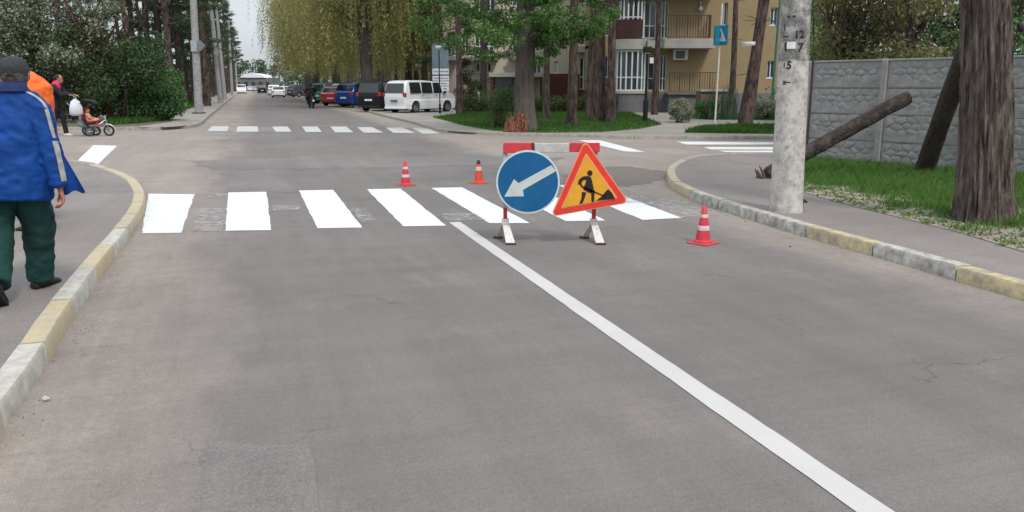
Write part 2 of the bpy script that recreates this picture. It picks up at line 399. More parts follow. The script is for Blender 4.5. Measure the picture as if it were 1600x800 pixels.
# soil behind the far-left pavement
vg = MB().sheet([(-60,30.6,.115),(-22,30.6,.115)] + [Vector((*G(x,y,.115)[:2],.115)) for x,y in ((150,199),(215,197),(268,190),(272,184))] + [RD(47,-6.2,.115),RD(60,-5.2,.115),RD(230,-6,.115),RD(230,-60,.115),(-90,80,.115)]).build('verge', SOIL, kind='structure')
# verge under the concrete fence
VERGE = [(6.0,16.3),G(1240,262,.1)[:2],G(1236,283,.1)[:2],G(1250,300,.1)[:2],G(1300,315,.1)[:2],G(1400,340,.1)[:2],G(1500,365,.1)[:2],G(1600,396,.1)[:2],(5.3,4.5),(5.9,1),(6.6,-3),(20,-3),(20,20),(8,20)]
DRY = mat('dry_soil', (.20, .165, .13), var=.25, scale=5, bump=.7, bscale=60, c2=(.30, .255, .21))
MB().sheet([(*q[:2], .114) for q in VERGE]).build('verge', DRY, kind='structure')
# lawns on the far-right corner
LAWN_M = mat('lawn_turf', (.035, .075, .018), var=.3, scale=4, bump=.6, bscale=30, c2=(.06, .12, .03))
LAWN1 = [G(x,y,.07)[:2] for x,y in ((676,183),(720,178),(705,168),(830,161),(960,163),(985,176),(1035,194),(1000,201),(940,206),(850,207),(770,204),(725,196))]
LAWN2 = [G(x,y,.07)[:2] for x,y in ((1068,207),(1100,199),(1150,197),(1300,196),(1300,209),(1210,209))]
LAWN3 = [G(x,y,.07)[:2] for x,y in ((940,171),(985,169),(1035,172),(1035,177),(985,176))]
LAWN4 = [G(x,y,.07)[:2] for x,y in ((1055,190),(1075,185),(1210,188),(1300,189),(1300,177),(1075,177))]
for q in (LAWN1, LAWN2, LAWN4): MB().sheet([(*p, .066) for p in q]).build('lawn', LAWN_M, kind='structure')
# ---------------------------------------------------------------- painted markings and patches
WHITE = wornmat('road_paint_fresh', (.2, .19, .18), (.60, .595, .60), .26, .44, scale=22)
WHITE_D = wornmat('road_paint_scuffed', (.19, .18, .17), (.52, .505, .495), .30, .56, scale=16)
GHOST = wornmat('road_paint_ghost', None, (.42, .40, .39), .43, .72, scale=10, alpha=True)
def ragged(poly, z, amp=.012, step=.12):
    out = []
    for i, p in enumerate(poly):
        q = poly[(i+1) % len(poly)]; a = Vector((*p[:2], 0)); b = Vector((*q[:2], 0)); n = max(1, int((b-a).length/step)); t = (b-a).normalized() if (b-a).length > 0 else Vector((1,0,0)); nn = Vector((-t.y, t.x, 0))
        for k in range(n):
            g = a.lerp(b, k/n); j = 0 if k == 0 else noise.noise(g*3.1)*amp*1.6 + random.uniform(-amp, amp)*.45
            g = g + nn*j; out.append((g.x, g.y, z))
    return out
def stripe(px, m=WHITE, z=.004, amp=.006, name='crossing_stripe'):
    poly = [G(x, y) for x, y in px]
    return MB().sheet(ragged(poly, z, amp)).build(name, m, road)
for q in ([(222,365),(283,364),(304,304),(232,303)], [(352,361),(424,360),(416,300),(357,301)], [(496,357),(566,356),(521,297),(467,298)],
          [(630,354),(697,353),(626,295),(573,296)], [(765,349),(828,349),(722,293),(674,294)], [(884,346),(946,345),(832,291),(775,292)],
          [(1004,344),(1066,341),(925,288),(872,290)]): stripe(q, amp=.007)
for q in ([(324,205),(355,205),(358,197.5),(331,197.5)], [(369,206),(404,206),(402,197.5),(371,197.5)], [(431,206),(456,206),(449,198),(425,198)], [(478,206.5),(503,206.5),(496,198),(472,198)],
          [(524,207),(552,207),(541,198),(516,198)], [(569,207.5),(599,207.5),(582,199),(558,199)], [(615,208),(649,208),(629,199.5),(602,199.5)], [(660,209),(688,209),(667,200),(643,200)]): stripe(q, WHITE_D, z=.006)
stripe([(110,262),(148,262),(183,228),(146,227)])
for q in ([(1073,226),(1240,226),(1240,222),(1057,221.5)], [(1110,233.5),(1240,234),(1240,230),(1100,230)], [(1135,237.8),(1240,238),(1240,235.6),(1122,235.6)], [(1168,242),(1240,242.5),(1240,239.8),(1158,239.8)], [(1198,246),(1240,246.5),(1240,243.5),(1185,243.3)]): stripe(q)
stripe([(903,219.5),(938,219.5),(1008,238),(976,237)], z=.007)
poly = [RD(8.98,2.035), RD(8.98,2.165)] + [RD(8.98-1.2*k, 2.165) for k in range(1,11)] + [RD(8.98-1.2*k, 2.03) for k in range(10,0,-1)]
CL = wornmat('road_paint_line', (.2, .185, .175), (.46, .435, .42), .16, .36, scale=18)
MB().sheet(ragged(poly, .004, .003, .08)).build('centre_line', CL, road)
for q in ([(303,362),(350,362),(352,326),(312,326)], [(320,309),(356,309),(357,303),(326,303)], [(566,348),(588,347),(572,326),(548,326)], [(958,319),(1030,316),(1000,306),(925,306)], [(1066,341),(1140,336),(1060,312),(1000,313)], [(426,330),(468,328),(465,322),(424,322)],
          [(700,346),(760,344),(745,334),(690,334)], [(404,206),(431,206),(424,198),(402,198)], [(356,206),(369,206),(371,198),(360,198)]):
    stripe(q, GHOST, .0075, .03, 'worn_stripe')
def patch(px, m, z, amp=.05): return MB().sheet(ragged([G(x,y) for x,y in px], z, amp, .2)).build('asphalt_patch', m, road)
patch([(300,820),(322,688),(482,694),(500,820)], A_PATCH, .003)
GRAV = mat('gravelly_patch', (.125, .10, .085), var=.4, scale=14, bump=1.2, bscale=45, c2=(.215, .185, .16))
patch([(880,290),(905,262),(985,260),(1042,268),(1030,282),(985,292),(930,290)], GRAV, .003, .16)
PINK = mat('pinkish_patch', (.165, .125, .108), var=.2, scale=9, bump=.5, bscale=90, c2=(.20, .165, .145))
patch([(300,252),(520,243),(700,244),(880,246),(860,256),(560,262),(330,266)], A_PATCH, .0025, .12)
patch([(345,268),(420,264),(470,300),(360,300)], A_PATCH, .002, .1)
# loose grit and leaf litter swept along the kerbs, two bits of rubbish
P = []
for line, sg in ((catmull(K_NL, .1), -1), (catmull(K_NR, .1), 1)):
    for i, p in enumerate(line):
        if p.y < 2 or p.y > 14: continue
        t = (line[min(i+1, len(line)-1)] - line[max(i-1, 0)]).normalized(); n_ = Vector((-t.y, t.x, 0))*sg
        for k in range(int(9*max(0, noise.noise(p*1.3)+.25))): P.append(p + n_*(abs(random.gauss(0, .2))+.01) + t*random.uniform(-.1, .1) + Vector((0,0,.003)))
P = np.array([tuple(p) for p in P]); s = rng.uniform(.002, .007, (len(P), 1))*(1+2*(rng.random((len(P),1))>.96)); u = unit(rng.normal(size=(len(P), 3)) * np.array([1,1,.3])); v = unit(np.cross(u, np.array([[0,0,1.]])))
P4 = np.stack([P-u*s, P+v*s*.7+np.array([0,0,.004]), P+u*s, P-v*s*.7], 1)
g = npmesh('grit', P4, 4, leafmat('grit_bits', [(.05,.035,.025),(.12,.09,.06),(.2,.16,.12),(.09,.05,.035)], 0), kind='stuff')
for (x, y, lab) in ((72,627,'small crumpled white paper scrap lying by the left kerb'), (295,251,'tiny white scrap of litter out on the crossing road')):
    p = G(x, y); m = MB(); m.ball((0,0,.015), (.02,.014,.010), 7, 4); m.v = [tuple(Vector(q)*(1+random.uniform(-.3,.3))) for q in m.v]
    tag(m.build('paper_scrap', mat('paper', (.45,.44,.42), rough=.9), loc=p), lab, 'litter')
# drain gap under the far kerb: dark inlet slots
# ================================================================ ROADWORK BARRIER AND SIGNS
RED = mat('red_reflective', (.52, .04, .05), rough=.5, var=.25, scale=20)
RWHITE = mat('white_reflective', (.42, .40, .39), rough=.5, var=.2, scale=20)
FOOTP = wornmat('foot_white_paint', (.12, .07, .05), (.60, .55, .52), .30, .45, scale=26)
STEEL = mat('dark_rusty_steel', (.06, .035, .03), var=.4, scale=30, rough=.8)
bx0, bx1 = V(790,383,7.9).x, V(928,380,7.9).x
BY = 8.0
root = empty('road_barrier', (0, 0, 0), 0, 'red and white roadwork barrier board on two posts with splayed white feet', 'barrier')
root.location = (bx0, BY, 0); O = root.location.copy()
zt, zb = V(787,223,BY).z, V(787,239,BY).z
def brd(x0, x1, t, b, name, m, y=BY):
    a = V(x0,t,y); c = V(x1,b,y); MB().cbox(a.x, c.x, y-.012, y+.012, c.z, a.z, .004).build(name, m, root, off=O)
brd(787,835,223,239,'red_board',RED); brd(835.2,889.6,224,238,'white_board',RWHITE); brd(890,937,223,237.5,'red_board',RED)
MB().cbox(V(831,230,BY).x, V(834.5,230,BY).x, BY-.02, BY-.013, zb, zt, .002).build('board_clip', STEEL, root, off=O)
for px, lean in ((789.5, .0), (927.5, .0)):
    X = V(px, 380, BY).x
    MB().cbox(X-.02, X+.02, BY-.018+.04, BY+.022+.04, .17, zt-.01, .004).build('post', RED, root, off=O)
    zc = V(px,325,BY).z
    MB().cbox(X-.024, X+.024, BY+.0145, BY+.0655, zc, zt-.03, .004).build('post_sleeve', RWHITE, root, off=O)
    # splayed foot: two tapering plates and a cross sleeve
    for (dx, dy, w0, w1) in ((.058, -.17, .032, .046), (-.075, .19, .026, .032)):
        m = MB(); top = Vector((X, BY+.04, .20)); bot = Vector((X+dx, BY+.04+dy, .0))
        d = (bot-top).normalized(); sx = Vector((1,0,0)); 
        vs = []
        for p, w_ in ((top, w0), (bot, w1)):
            for (a, b) in ((-1,-1),(1,-1),(1,1),(-1,1)): vs.append(p + sx*a*w_ + Vector((0,1,0))*b*.014)
        m.add(vs, [(0,1,2,3),(7,6,5,4),(0,4,5,1),(1,5,6,2),(2,6,7,3),(3,7,4,0)]).build('foot', FOOTP, root, off=O)
        MB().cbox(bot.x-.05, bot.x+.05, bot.y-.03, bot.y+.03, .0, .018, .004).build('foot_pad', STEEL, root, off=O)
    MB().cbox(X-.036, X+.036, BY-.0, BY+.08, .175, .235, .006).build('foot_socket', FOOTP, root, off=O)
# ---- round keep-left sign
SY = 7.90
BLUE = mat('sign_blue', (.004, .075, .20), rough=.42, var=.22, scale=4, c2=(.008, .11, .26))
SWHITE = mat('sign_grey_white', (.47, .51, .50), rough=.5, var=.12, scale=9)
SRIM = mat('sign_rim', (.50, .58, .62), rough=.45, var=.15, scale=12)
c = V(825, 284.5, SY); R_ = 50.5*SY/F/math.cos(0)*.985
sg = empty('traffic_sign', c, 0, 'round blue road sign with slanting white arrow hung on the barrier', 'road sign')
YZ = Matrix.Rotation(PI/2, 4, 'X')                      # disc axis along -Y
def disc(mb, r, y0, y1, seg=56):
    vs = []
    for y in (y0, y1):
        for k in range(seg): th = 2*PI*k/seg; vs.append((r*math.cos(th), y, r*math.sin(th)))
    fs = [tuple(range(seg)), tuple(range(seg, 2*seg))[::-1]] + [(k, (k+1)%seg, seg+(k+1)%seg, seg+k) for k in range(seg)]
    return mb.add(vs, fs)
disc(MB(), R_, -.004, .012).build('sign_plate', SRIM, sg, smooth=40)
disc(MB(), R_*.945, -.0075, -.0045).build('blue_face', BLUE, sg, smooth=40)
def cut_arrow():
    q = [(-.76,-.465),(-.45,.10),(-.31,-.03),(.745,.545),(.90,.36),(-.165,-.25),(-.135,-.455)]
    return [(x*R_*.98, -.0115, y*R_*.98) for x, y in q]
MB().prism(cut_arrow(), (0,.003,0)).build('arrow', SWHITE, sg)
MB().cbox(-.02,.02,.013,.05,-.05,R_*.8,.003).build('bracket', STEEL, sg)
# ---- triangular roadworks sign
TY = 7.86
def T(x, y, yy): p = V(760 + x/4, 200 + y/4, TY); return Vector((p.x, yy, p.z))
tc_ = V(914, 285, TY)
sg2 = empty('traffic_sign', tc_, 0, 'triangular red bordered yellow road sign with digging worker figure, tilted on the barrier', 'road sign')
def roundtri(pts, r, y, n=6):
    out = []
    for i in range(3):
        p = Vector(pts[i]); a = (Vector(pts[i-1])-p).normalized(); b = (Vector(pts[(i+1)%3])-p).normalized()
        ang = a.angle(b); d = r/math.tan(ang/2); cc = p + (a+b).normalized()*(r/math.sin(ang/2)); s0 = p + a*d - cc; s1 = p + b*d - cc
        for k in range(n+1):
            v = s0.lerp(s1, k/n).normalized()*r; out.append(cc + v)
    return out
def tri(pts, r, y0, th): return MB().prism(roundtri([T(x, q, y0) for x, q in pts], r, y0), (0, th, 0))
cen = (638, 367)
OUT = [(616,72),(399,556),(892,466)]
def shr(k): return [(cen[0]+(x-cen[0])*k, cen[1]+(y-cen[1])*k) for x, y in OUT]
ORED = mat('sign_red', (.66, .045, .028), rough=.42, var=.12, scale=8)
PALE = mat('sign_pale_edge', (.70, .26, .14), rough=.45, var=.1, scale=8)
AMBER = mat('sign_amber', (.66, .31, .028), rough=.42, var=.12, scale=6)
BLACK = mat('sign_black', (.018, .014, .014), rough=.5, var=.2)
tri(OUT, .035, TY-.002, .014).build('sign_plate', PALE, sg2, off=tc_)
tri(shr(.955), .03, TY-.0055, .003).build('red_border', ORED, sg2, off=tc_)
tri(shr(.725), .012, TY-.009, .003).build('pale_inner_border', PALE, sg2, off=tc_)
tri(shr(.68), .010, TY-.0125, .003).build('amber_face', AMBER, sg2, off=tc_)
wm = MB(); yy = TY-.0155
def pp(q): wm.prism([T(x, y, yy) for x, y in q], (0, .0025, 0))
pp([(646+17*math.cos(2*PI*k/18), 281+18*math.sin(2*PI*k/18)) for k in range(18)])
pp([(578,322),(600,303),(632,298),(652,306),(660,330),(666,360),(672,392),(640,404),(606,384),(604,372),(616,352),(624,324),(604,324),(592,346),(570,352)])
pp([(636,398),(676,386),(672,460),(656,461),(655,408)]); pp([(596,398),(624,402),(612,440),(599,470),(580,473),(594,436)])
pp([(588,342),(606,366),(626,372),(744,424),(742,431),(620,380),(600,374),(580,352)])
pp([(685,453),(722,424),(742,398),(760,380),(784,404),(803,441)])
wm.build('worker_pictogram', BLACK, sg2, off=tc_)
MB().cbox(bx1-tc_.x-.02,bx1-tc_.x+.02,.013,.11,-.1,.2,.003).build('bracket', STEEL, sg2)
# ================================================================ CONES
CONE_R = mat('cone_red', (.50, .04, .055), rough=.55, var=.15, scale=14)
CONE_O = mat('cone_orange_red', (.58, .07, .03), rough=.55, var=.12, scale=14)
CONE_W = mat('cone_white', (.50, .40, .39), rough=.6, var=.25, scale=30)
def cone(px, py, h, label, m, bands, cap=False):
    p = G(px, py); r = empty('traffic_cone', p, random.uniform(0, 1), label, 'traffic cone', 'traffic cones round the new crossing')
    base = .115*h/.36; r0 = .075*h/.36; r1 = .022*h/.36
    MB().cbox(-base, base, -base, base, 0, .014, .006).build('base', m, r)
    R2 = lambda z: r0 + (r1-r0)*(z/h)
    MB().lathe([(r0*1.25, .012), (r0*1.2, .03), (R2(.03), .04), (R2(h*.5), h*.5), (R2(h), h-.006), (r1*.7, h), (0, h)], 24).build('cone_body', m, r, smooth=50)
    for a, b in bands: MB().lathe([(R2(a*h)+.001, a*h), (R2(a*h)+.0035, a*h+.002), (R2(b*h)+.0035, b*h-.002), (R2(b*h)+.001, b*h)], 24).build('white_band', CONE_W, r, smooth=50)
    if cap: MB().lathe([(R2(h*.84)+.002, h*.84), (R2(h)+.002, h), (0, h+.002)], 16).build('dark_tip', STEEL, r)
    return r
cone(1098, 380, .375, 'red and white banded traffic cone by the right kerb, nearest of the three', CONE_R, ((.36,.49),(.70,.79)))
cone(634, 289.5, .39, 'red traffic cone with pale bands behind the crossing, left one of the far pair', CONE_R, ((.33,.45),(.66,.76)))
cone(748, 286, .37, 'orange red traffic cone with one pale band beside the blue sign', CONE_O, ((.55,.72),), True)
# ================================================================ CONCRETE POLES
M_POLE = wornmat('pole_limewashed', (.25, .23, .21), (.55, .515, .47), .33, .56, scale=8, bump=.6)
M_POLE_D = wornmat('pole_grey', (.20, .195, .195), (.36, .35, .345), .34, .62, scale=9, bump=.6)
M_SMUDGE = wornmat('pole_smudge', None, (.15, .14, .145), .38, .72, scale=9, alpha=True)
pb = G(1228, 330, .108); pt = V(1245, 0, pb.y)
dirp = (pt - pb); dirp = dirp/dirp.z; dirp.y = .0
r = empty('utility_pole', pb, 0, 'thick pale concrete pole with painted numbers, standing on the right sidewalk', 'utility pole')
PR = lambda z: .186 - z*.013
sh = MB(); n = 40; zs = [i*9/n for i in range(n+1)]; vs = []; fs = []; SG = 40
for z in zs:
    for k in range(SG):
        th = 2*PI*k/SG; rr = PR(z)*(1 + .01*noise.noise(Vector((math.cos(th)*2, math.sin(th)*2, z*2))) + (.02 if z < .05 else 0)); vs.append((dirp.x*z + rr*math.cos(th), rr*math.sin(th), z - .02 if z == 0 else z))
for i in range(n):
    for k in range(SG): k2 = (k+1)%SG; fs.append((i*SG+k, i*SG+k2, (i+1)*SG+k2, (i+1)*SG+k))
sh.add(vs, fs).build('shaft', M_POLE, r, smooth=True)
def onpole(x, z, lift=.002):                            # x = signed arc distance from the side that faces the camera
    R = PR(z) + lift; base = math.atan2(-pb.y, -pb.x); th = base + x/R; return Vector((dirp.x*z + R*math.cos(th), R*math.sin(th), z))
def zp(py): return V(1235, py, pb.y-.18).z - .108
def polepatch(x0, x1, z0, z1, m, name, lift, nx=10, nz=6):
    vs = [onpole(x0+(x1-x0)*i/nx, z0+(z1-z0)*j/nz, lift) for j in range(nz+1) for i in range(nx+1)]
    fs = [(j*(nx+1)+i, j*(nx+1)+i+1, (j+1)*(nx+1)+i+1, (j+1)*(nx+1)+i) for j in range(nz) for i in range(nx)]
    return MB().add(vs, fs).build(name, m, r, smooth=True)
polepatch(-.28, .28, zp(95), zp(-30), M_SMUDGE, 'dirty_patch', .003, nz=14)
polepatch(-.06, .07, zp(92), zp(62), M_SMUDGE, 'dirty_patch', .0045)
INK = mat('black_marker_paint', (.02, .02, .022), rough=.7)
def number(txt, px, py, size, rot=0., name='painted_number', m=INK):
    cu = bpy.data.curves.new('txt', 'FONT'); cu.body = txt; cu.size = size; cu.offset = size*.03; o = bpy.data.objects.new('txt', cu); col.objects.link(o)
    dg = bpy.context.evaluated_depsgraph_get(); me = bpy.data.meshes.new_from_object(o.evaluated_get(dg)); bpy.data.objects.remove(o)
    q = V(px, py, pb.y-.19); z_ = q.z - .108; x_ = q.x - (pb.x + dirp.x*z_)*(1-.19/pb.y)
    vs = [onpole(-(0) + (x_ + v.co.x*math.cos(rot) - v.co.y*math.sin(rot)) + .0, z_ + v.co.x*math.sin(rot) + v.co.y*math.cos(rot), .006) for v in me.vertices]
    mb = MB().add(vs, [tuple(p.vertices) for p in me.polygons]); return mb.build(name, m, r)
number('12', 1241, 60, .115, .08); number('7', 1246, 80, .13); number('5', 1228, 107, .12, -.1); number('1', 1222, 46, .09); number('1', 1222, 106, .08); number('1', 1223, 79, .12, .1)
number('\u2013', 1222, 61, .13); number('x\u2013', 1222, 132, .09); number('\u2013', 1231, 31, .16)
q = V(1236,72,pb.y-.19); xq = q.x - (pb.x + dirp.x*(q.z-.108))*(1-.19/pb.y); polepatch(xq-.045, xq+.05, zp(76), zp(65), mat('white_paper_notice', (.72,.72,.72), var=.05), 'paper_notice', .007, 4, 2)
random.seed(5)
for k in range(46):                                     # scraps of glue and chips where notices were torn off
    x = random.uniform(-.2, .2); z = random.uniform(.35, 2.0); s_ = random.uniform(.006, .016)
    polepatch(x, x+s_, z, z+s_*2.2, M_POLE_D, 'torn_scrap', .004, 1, 1)
m = MB(); q = G(1253, 328, .108) - pb
m.tube([q, q+Vector((.0,0,.07)), q+Vector((.02,-.01,.12)), q+Vector((.045,-.02,.09))], .016, 8); m.build('cable_stub', BLACK, r, smooth=True)
# ================================================================ CONCRETE FENCE
M_FEN = wornmat('precast_concrete', (.17, .165, .162), (.33, .32, .31), .25, .72, scale=6, bump=.5)
FA = Vector((5.9, 15.9, 0)); FB = Vector((8.2, 12.85, 0)); fd = (FB-FA).normalized(); fn = Vector((fd.y, -fd.x, 0))
if fn.dot(-FA) < 0: fn = -fn                             # faces the camera
def relief(nx, nz, w, h, seed, top=False):
    """a precast slab: a band of cast rubble stones over a plain ledge, on the side that faces the street"""
    r = np.random.default_rng(seed); cols = 7; pts = []
    for j in range(3):
        for i in range(cols): pts.append(((i+.5+(.5 if j % 2 else 0)+r.uniform(-.3,.3))*w/cols, h*.30 + (j+.5+r.uniform(-.28,.28))*h*.60/3))
    pts = np.array(pts); tilt = r.uniform(-.35,.35,(len(pts),2)); ht = r.uniform(.5,1,len(pts))
    X, Z = np.meshgrid(np.linspace(0, w, nx), np.linspace(0, h, nz)); D = np.sqrt(((X[...,None]-pts[:,0])*.55)**2 + (Z[...,None]-pts[:,1])**2)
    o = np.argsort(D, axis=2); d1 = np.take_along_axis(D, o[...,:1], 2)[...,0]; d2 = np.take_along_axis(D, o[...,1:2], 2)[...,0]; k = o[...,0]
    e = np.clip((d2-d1)/.028, 0, 1); e = e*e*(3-2*e)
    hh = e*(.020*ht[k] + tilt[k,0]*(X-pts[k,0])*.14 + tilt[k,1]*(Z-pts[k,1])*.20)
    band = np.clip((Z-h*.26)/.02, 0, 1)*np.clip((h*.93-Z)/.02, 0, 1)*np.clip(X/.03-1, 0, 1)*np.clip((w-X)/.03-1, 0, 1)
    H = hh*band + .012*(1-band) - .004*(Z < .012) * 3 + (.02*(Z > h*.95) if top else 0)
    vs = [(X[j,i], -H[j,i], Z[j,i]) for j in range(nz) for i in range(nx)]
    fs = [(j*nx+i, j*nx+i+1, (j+1)*nx+i+1, (j+1)*nx+i) for j in range(nz-1) for i in range(nx-1)]
    b0 = len(vs); bk = [(0,.04,0),(w,.04,0),(w,.04,h),(0,.04,h),(0,0,0),(w,0,0),(w,0,h),(0,0,h)]
    vs += bk; fs += [(b0,b0+3,b0+2,b0+1),(b0,b0+1,b0+5,b0+4),(b0+2,b0+3,b0+7,b0+6),(b0,b0+4,b0+7,b0+3),(b0+1,b0+2,b0+6,b0+5)]
    return MB().add(vs, fs)
BAY = 1.50; H4 = .475
fence = empty('concrete_fence', FA, math.atan2(fd.y, fd.x), 'grey precast concrete fence with cast rubble stone pattern behind the right grass verge', 'fence')
protos = [relief(84, 26, BAY-.13, H4, s).build('fence_panel', M_FEN, fence, smooth=50) for s in (1,)]
meshes = [protos[0].data] + [bpy.data.meshes.new_from_object(x) for x in ()]
def pan(seed): o = relief(84, 26, BAY-.13, H4, seed).build('fence_panel', M_FEN, fence, smooth=50); me = o.data; bpy.data.objects.remove(o); return me
meshes += [pan(2), pan(3), pan(4)]
u0 = (V(1371,268,14.85)-FA).dot(fd)                     # where the visible post stands
start = u0 - 2*BAY; first = True
pm = None
for i in range(9):
    x0 = start + i*BAY
    if i < 1: continue
    p = MB().cbox(-.055,.055,-.06,.075,-.1,2.02,.012)
    if pm is None: po = p.build('fence_post', M_FEN, fence); pm = po.data
    else: po = link('fence_post', pm, fence)
    po.location = (x0, 0, 0)
    for j in range(4):
        if i == 1 and j == 0: po = protos[0]
        else: po = link('fence_panel', meshes[(i*3+j*5) % 4], fence)
        po.location = (x0+.065, 0, .06 + j*(H4+.006))
    c = MB().cbox(.06, BAY-.06, -.03, .05, 0, .035, .006).build('cap_rail', M_FEN, fence); c.location = (x0, 0, .06+4*(H4+.006))
# thin dark post at the fence's end
m = MB().tube([(0,0,0),(0,0,1.95)], .022, 8).build('thin_post', STEEL, loc=(G(1258,262,.1)[0], G(1258,262,.1)[1], .1)); tag(m, 'thin dark metal post right behind the pale concrete pole', 'post')
# ================================================================ FALLEN LOG AND LEANING BEAM
BARK = mat('weathered_log', (.028, .021, .018), var=.5, scale=7, bump=2.0, bscale=30, thr=(.42,.85), c2=(.125, .10, .088), stretch=(1,1,1), rough=.9)
LOGP = mat('log_pale_end', (.09, .065, .052), var=.4, scale=14, bump=1, bscale=40)
def roundlog(p0, p1, r0, r1, m, label, cat, name, n=26, sag=0, seg=28, ridge=.14):
    root = empty(name, p0, 0, label, cat); mb = MB(); P = []; R = []
    for i in range(n+1): f = i/n; q = Vector(p0).lerp(Vector(p1), f); q.z -= sag*math.sin(PI*f); P.append(q - Vector(p0)); R.append(r0+(r1-r0)*f)
    vs = []; fs = []
    for i, p in enumerate(P):
        d = (P[min(i+1,n)]-P[max(i-1,0)]).normalized(); a = Vector((0,0,1)); a = (a-d*a.dot(d)).normalized(); b = d.cross(a)
        for k in range(seg):
            th = 2*PI*k/seg; q = Vector((math.cos(th)*2.4, math.sin(th)*2.4, i*.16)); rr = R[i]*(1+ridge*noise.noise(q)+ridge*.6*noise.noise(q*3.1))
            if i in (0, n): rr *= .9
            vs.append(p + a*math.cos(th)*rr + b*math.sin(th)*rr)
    for i in range(n):
        for k in range(seg): k2=(k+1)%seg; fs.append((i*seg+k,i*seg+k2,(i+1)*seg+k2,(i+1)*seg+k))
    mb.add(vs, fs).build('log_bark', m, root, smooth=True)
    for i in (0, n):
        vs2 = [vs[i*seg+k] for k in range(seg)]; c = P[i] + (P[n]-P[0]).normalized()*(.02 if i else -.02); MB().add(vs2+[c], [(k,(k+1)%seg,seg) for k in range(seg)]).build('cut_end', LOGP, root, smooth=True)
    return root
l0 = G(1198, 279, .1); l0.z = .17; l1 = V(1418, 152, 13.2)
lg = roundlog(l0, l1, .108, .118, BARK, 'long weathered dark log leaning up against the concrete fence behind the pole', 'log', 'fallen_log')
l2 = V(1440, 270, 13.6); l2.z = .02; l3 = V(1540, 0, 11.4)
roundlog(l2, l3, .15, .135, mat('dark_beam', (.045,.035,.03), var=.4, scale=6, bump=1.2, bscale=25, rough=.9), 'dark round timber prop standing aslant between fence and big trunk', 'timber post', 'leaning_timber')
m = MB()
for k in range(16):
    a = random.uniform(0, 2*PI); b = l0 + Vector((random.uniform(-.14,.1), random.uniform(-.1,.1), -.1)); t = b + Vector((random.uniform(-.12,.03), random.uniform(-.1,.1), random.uniform(.08,.26))); m.tube([b, b.lerp(t,.5)+Vector((.02,0,0)), t], [.035,.025,.006], 6)
tag(m.build('wood_debris', LOGP), 'pile of splintered wood at the low end of the leaning log', 'wood debris')
# ================================================================ TREES
BARK_BIG = mat('furrowed_bark', (.055, .036, .028), var=.4, scale=7, bump=2.2, bscale=16, c2=(.20, .165, .145), thr=(.36,.68), stretch=(2.4,2.4,.42), rough=.92)
BARK_PINE = mat('pine_bark', (.026, .018, .018), var=.4, scale=4.5, bump=2.2, bscale=22, thr=(.38,.66), c2=(.14, .092, .078), stretch=(1.4,1.4,.5), rough=.92)
BARK_GREY = mat('grey_bark', (.06, .05, .045), var=.4, scale=6, bump=1.5, bscale=22, c2=(.145, .12, .11), stretch=(1.5,1.5,.3), rough=.92)
BARK_DARK = mat('dark_bark', (.035, .027, .022), var=.4, scale=6, bump=1., bscale=20, c2=(.085, .066, .055), stretch=(1.5,1.5,.3), rough=.92)
LEAF_FRESH = leafmat('fresh_leaves', [(.03,.075,.018),(.07,.15,.032),(.13,.24,.06),(.05,.11,.028)], .4)
LEAF_WILLOW = leafmat('willow_leaves', [(.22,.20,.07),(.29,.28,.10),(.36,.35,.14),(.24,.25,.08),(.27,.23,.12)], .45)
LEAF_OLIVE = leafmat('olive_leaves', [(.10,.105,.04),(.17,.16,.07),(.25,.23,.12),(.07,.09,.03)], .35)
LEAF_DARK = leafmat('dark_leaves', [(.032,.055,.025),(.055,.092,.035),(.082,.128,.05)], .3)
LEAF_BUSH = leafmat('bush_leaves', [(.045,.10,.038),(.078,.165,.058),(.125,.235,.088)], .3)
LEAF_PINE = leafmat('pine_needles', [(.026,.050,.024),(.042,.075,.032),(.062,.095,.042)], .2)
BLOSSOM = leafmat('blossom', [(.10,.13,.06),(.44,.44,.36),(.07,.095,.04),(.34,.35,.26),(.16,.19,.09)], .3)
def limb(m, p, q, r0, r1, seg=7, wob=.1, n=5):
    p = Vector(p); q = Vector(q); P = []
    for i in range(n+1): f = i/n; v = p.lerp(q, f); v += Vector((random.uniform(-1,1), random.uniform(-1,1), random.uniform(-.5,.5)))*wob*(q-p).length*.35*math.sin(PI*f); P.append(v)
    m.tube(P, [r0+(r1-r0)*i/n for i in range(n+1)], seg); return P
# ---- the big trunk on the verge
p = G(1538, 345, .11)
r = empty('big_tree', p, 0, 'massive furrowed brown tree trunk on the verge by the concrete fence', 'tree')
m = MB(); seg = 150; zs = [0,.05,.1,.17,.26,.38,.52,.7,.9] + [.9+.12*i for i in range(1,26)] + [4.2,5,6,7]; vs = []; fs = []
for z in zs:
    rr0 = .240 + .055*math.exp(-z*4.5) + .03*math.exp(-z*1.0) - .013*z
    cx = -.115*z + .02*math.sin(z*1.3)
    for k in range(seg):
        th = 2*PI*k/seg; c_, s_ = math.cos(th), math.sin(th)
        lob = .07*noise.noise(Vector((c_*1.3, s_*1.3, z*.25))) + .05*noise.noise(Vector((c_*3+4, s_*3, z*.3)))*(1+2*math.exp(-z*4))
        fr = abs(noise.noise(Vector((c_*9, s_*9, z*.9+2)))); fr2 = abs(noise.noise(Vector((c_*19, s_*19, z*1.7+7))))
        rr = rr0*(1+lob) + .045*min(1, fr*2.6) + .018*min(1, fr2*2.4) - .035
        vs.append((cx + c_*rr, s_*rr, z))
n = len(zs)
for i in range(n-1):
    for k in range(seg): k2=(k+1)%seg; fs.append((i*seg+k,i*seg+k2,(i+1)*seg+k2,(i+1)*seg+k))
m.add(vs, fs).build('trunk', BARK_BIG, r, smooth=True)
m = MB(); tips = []
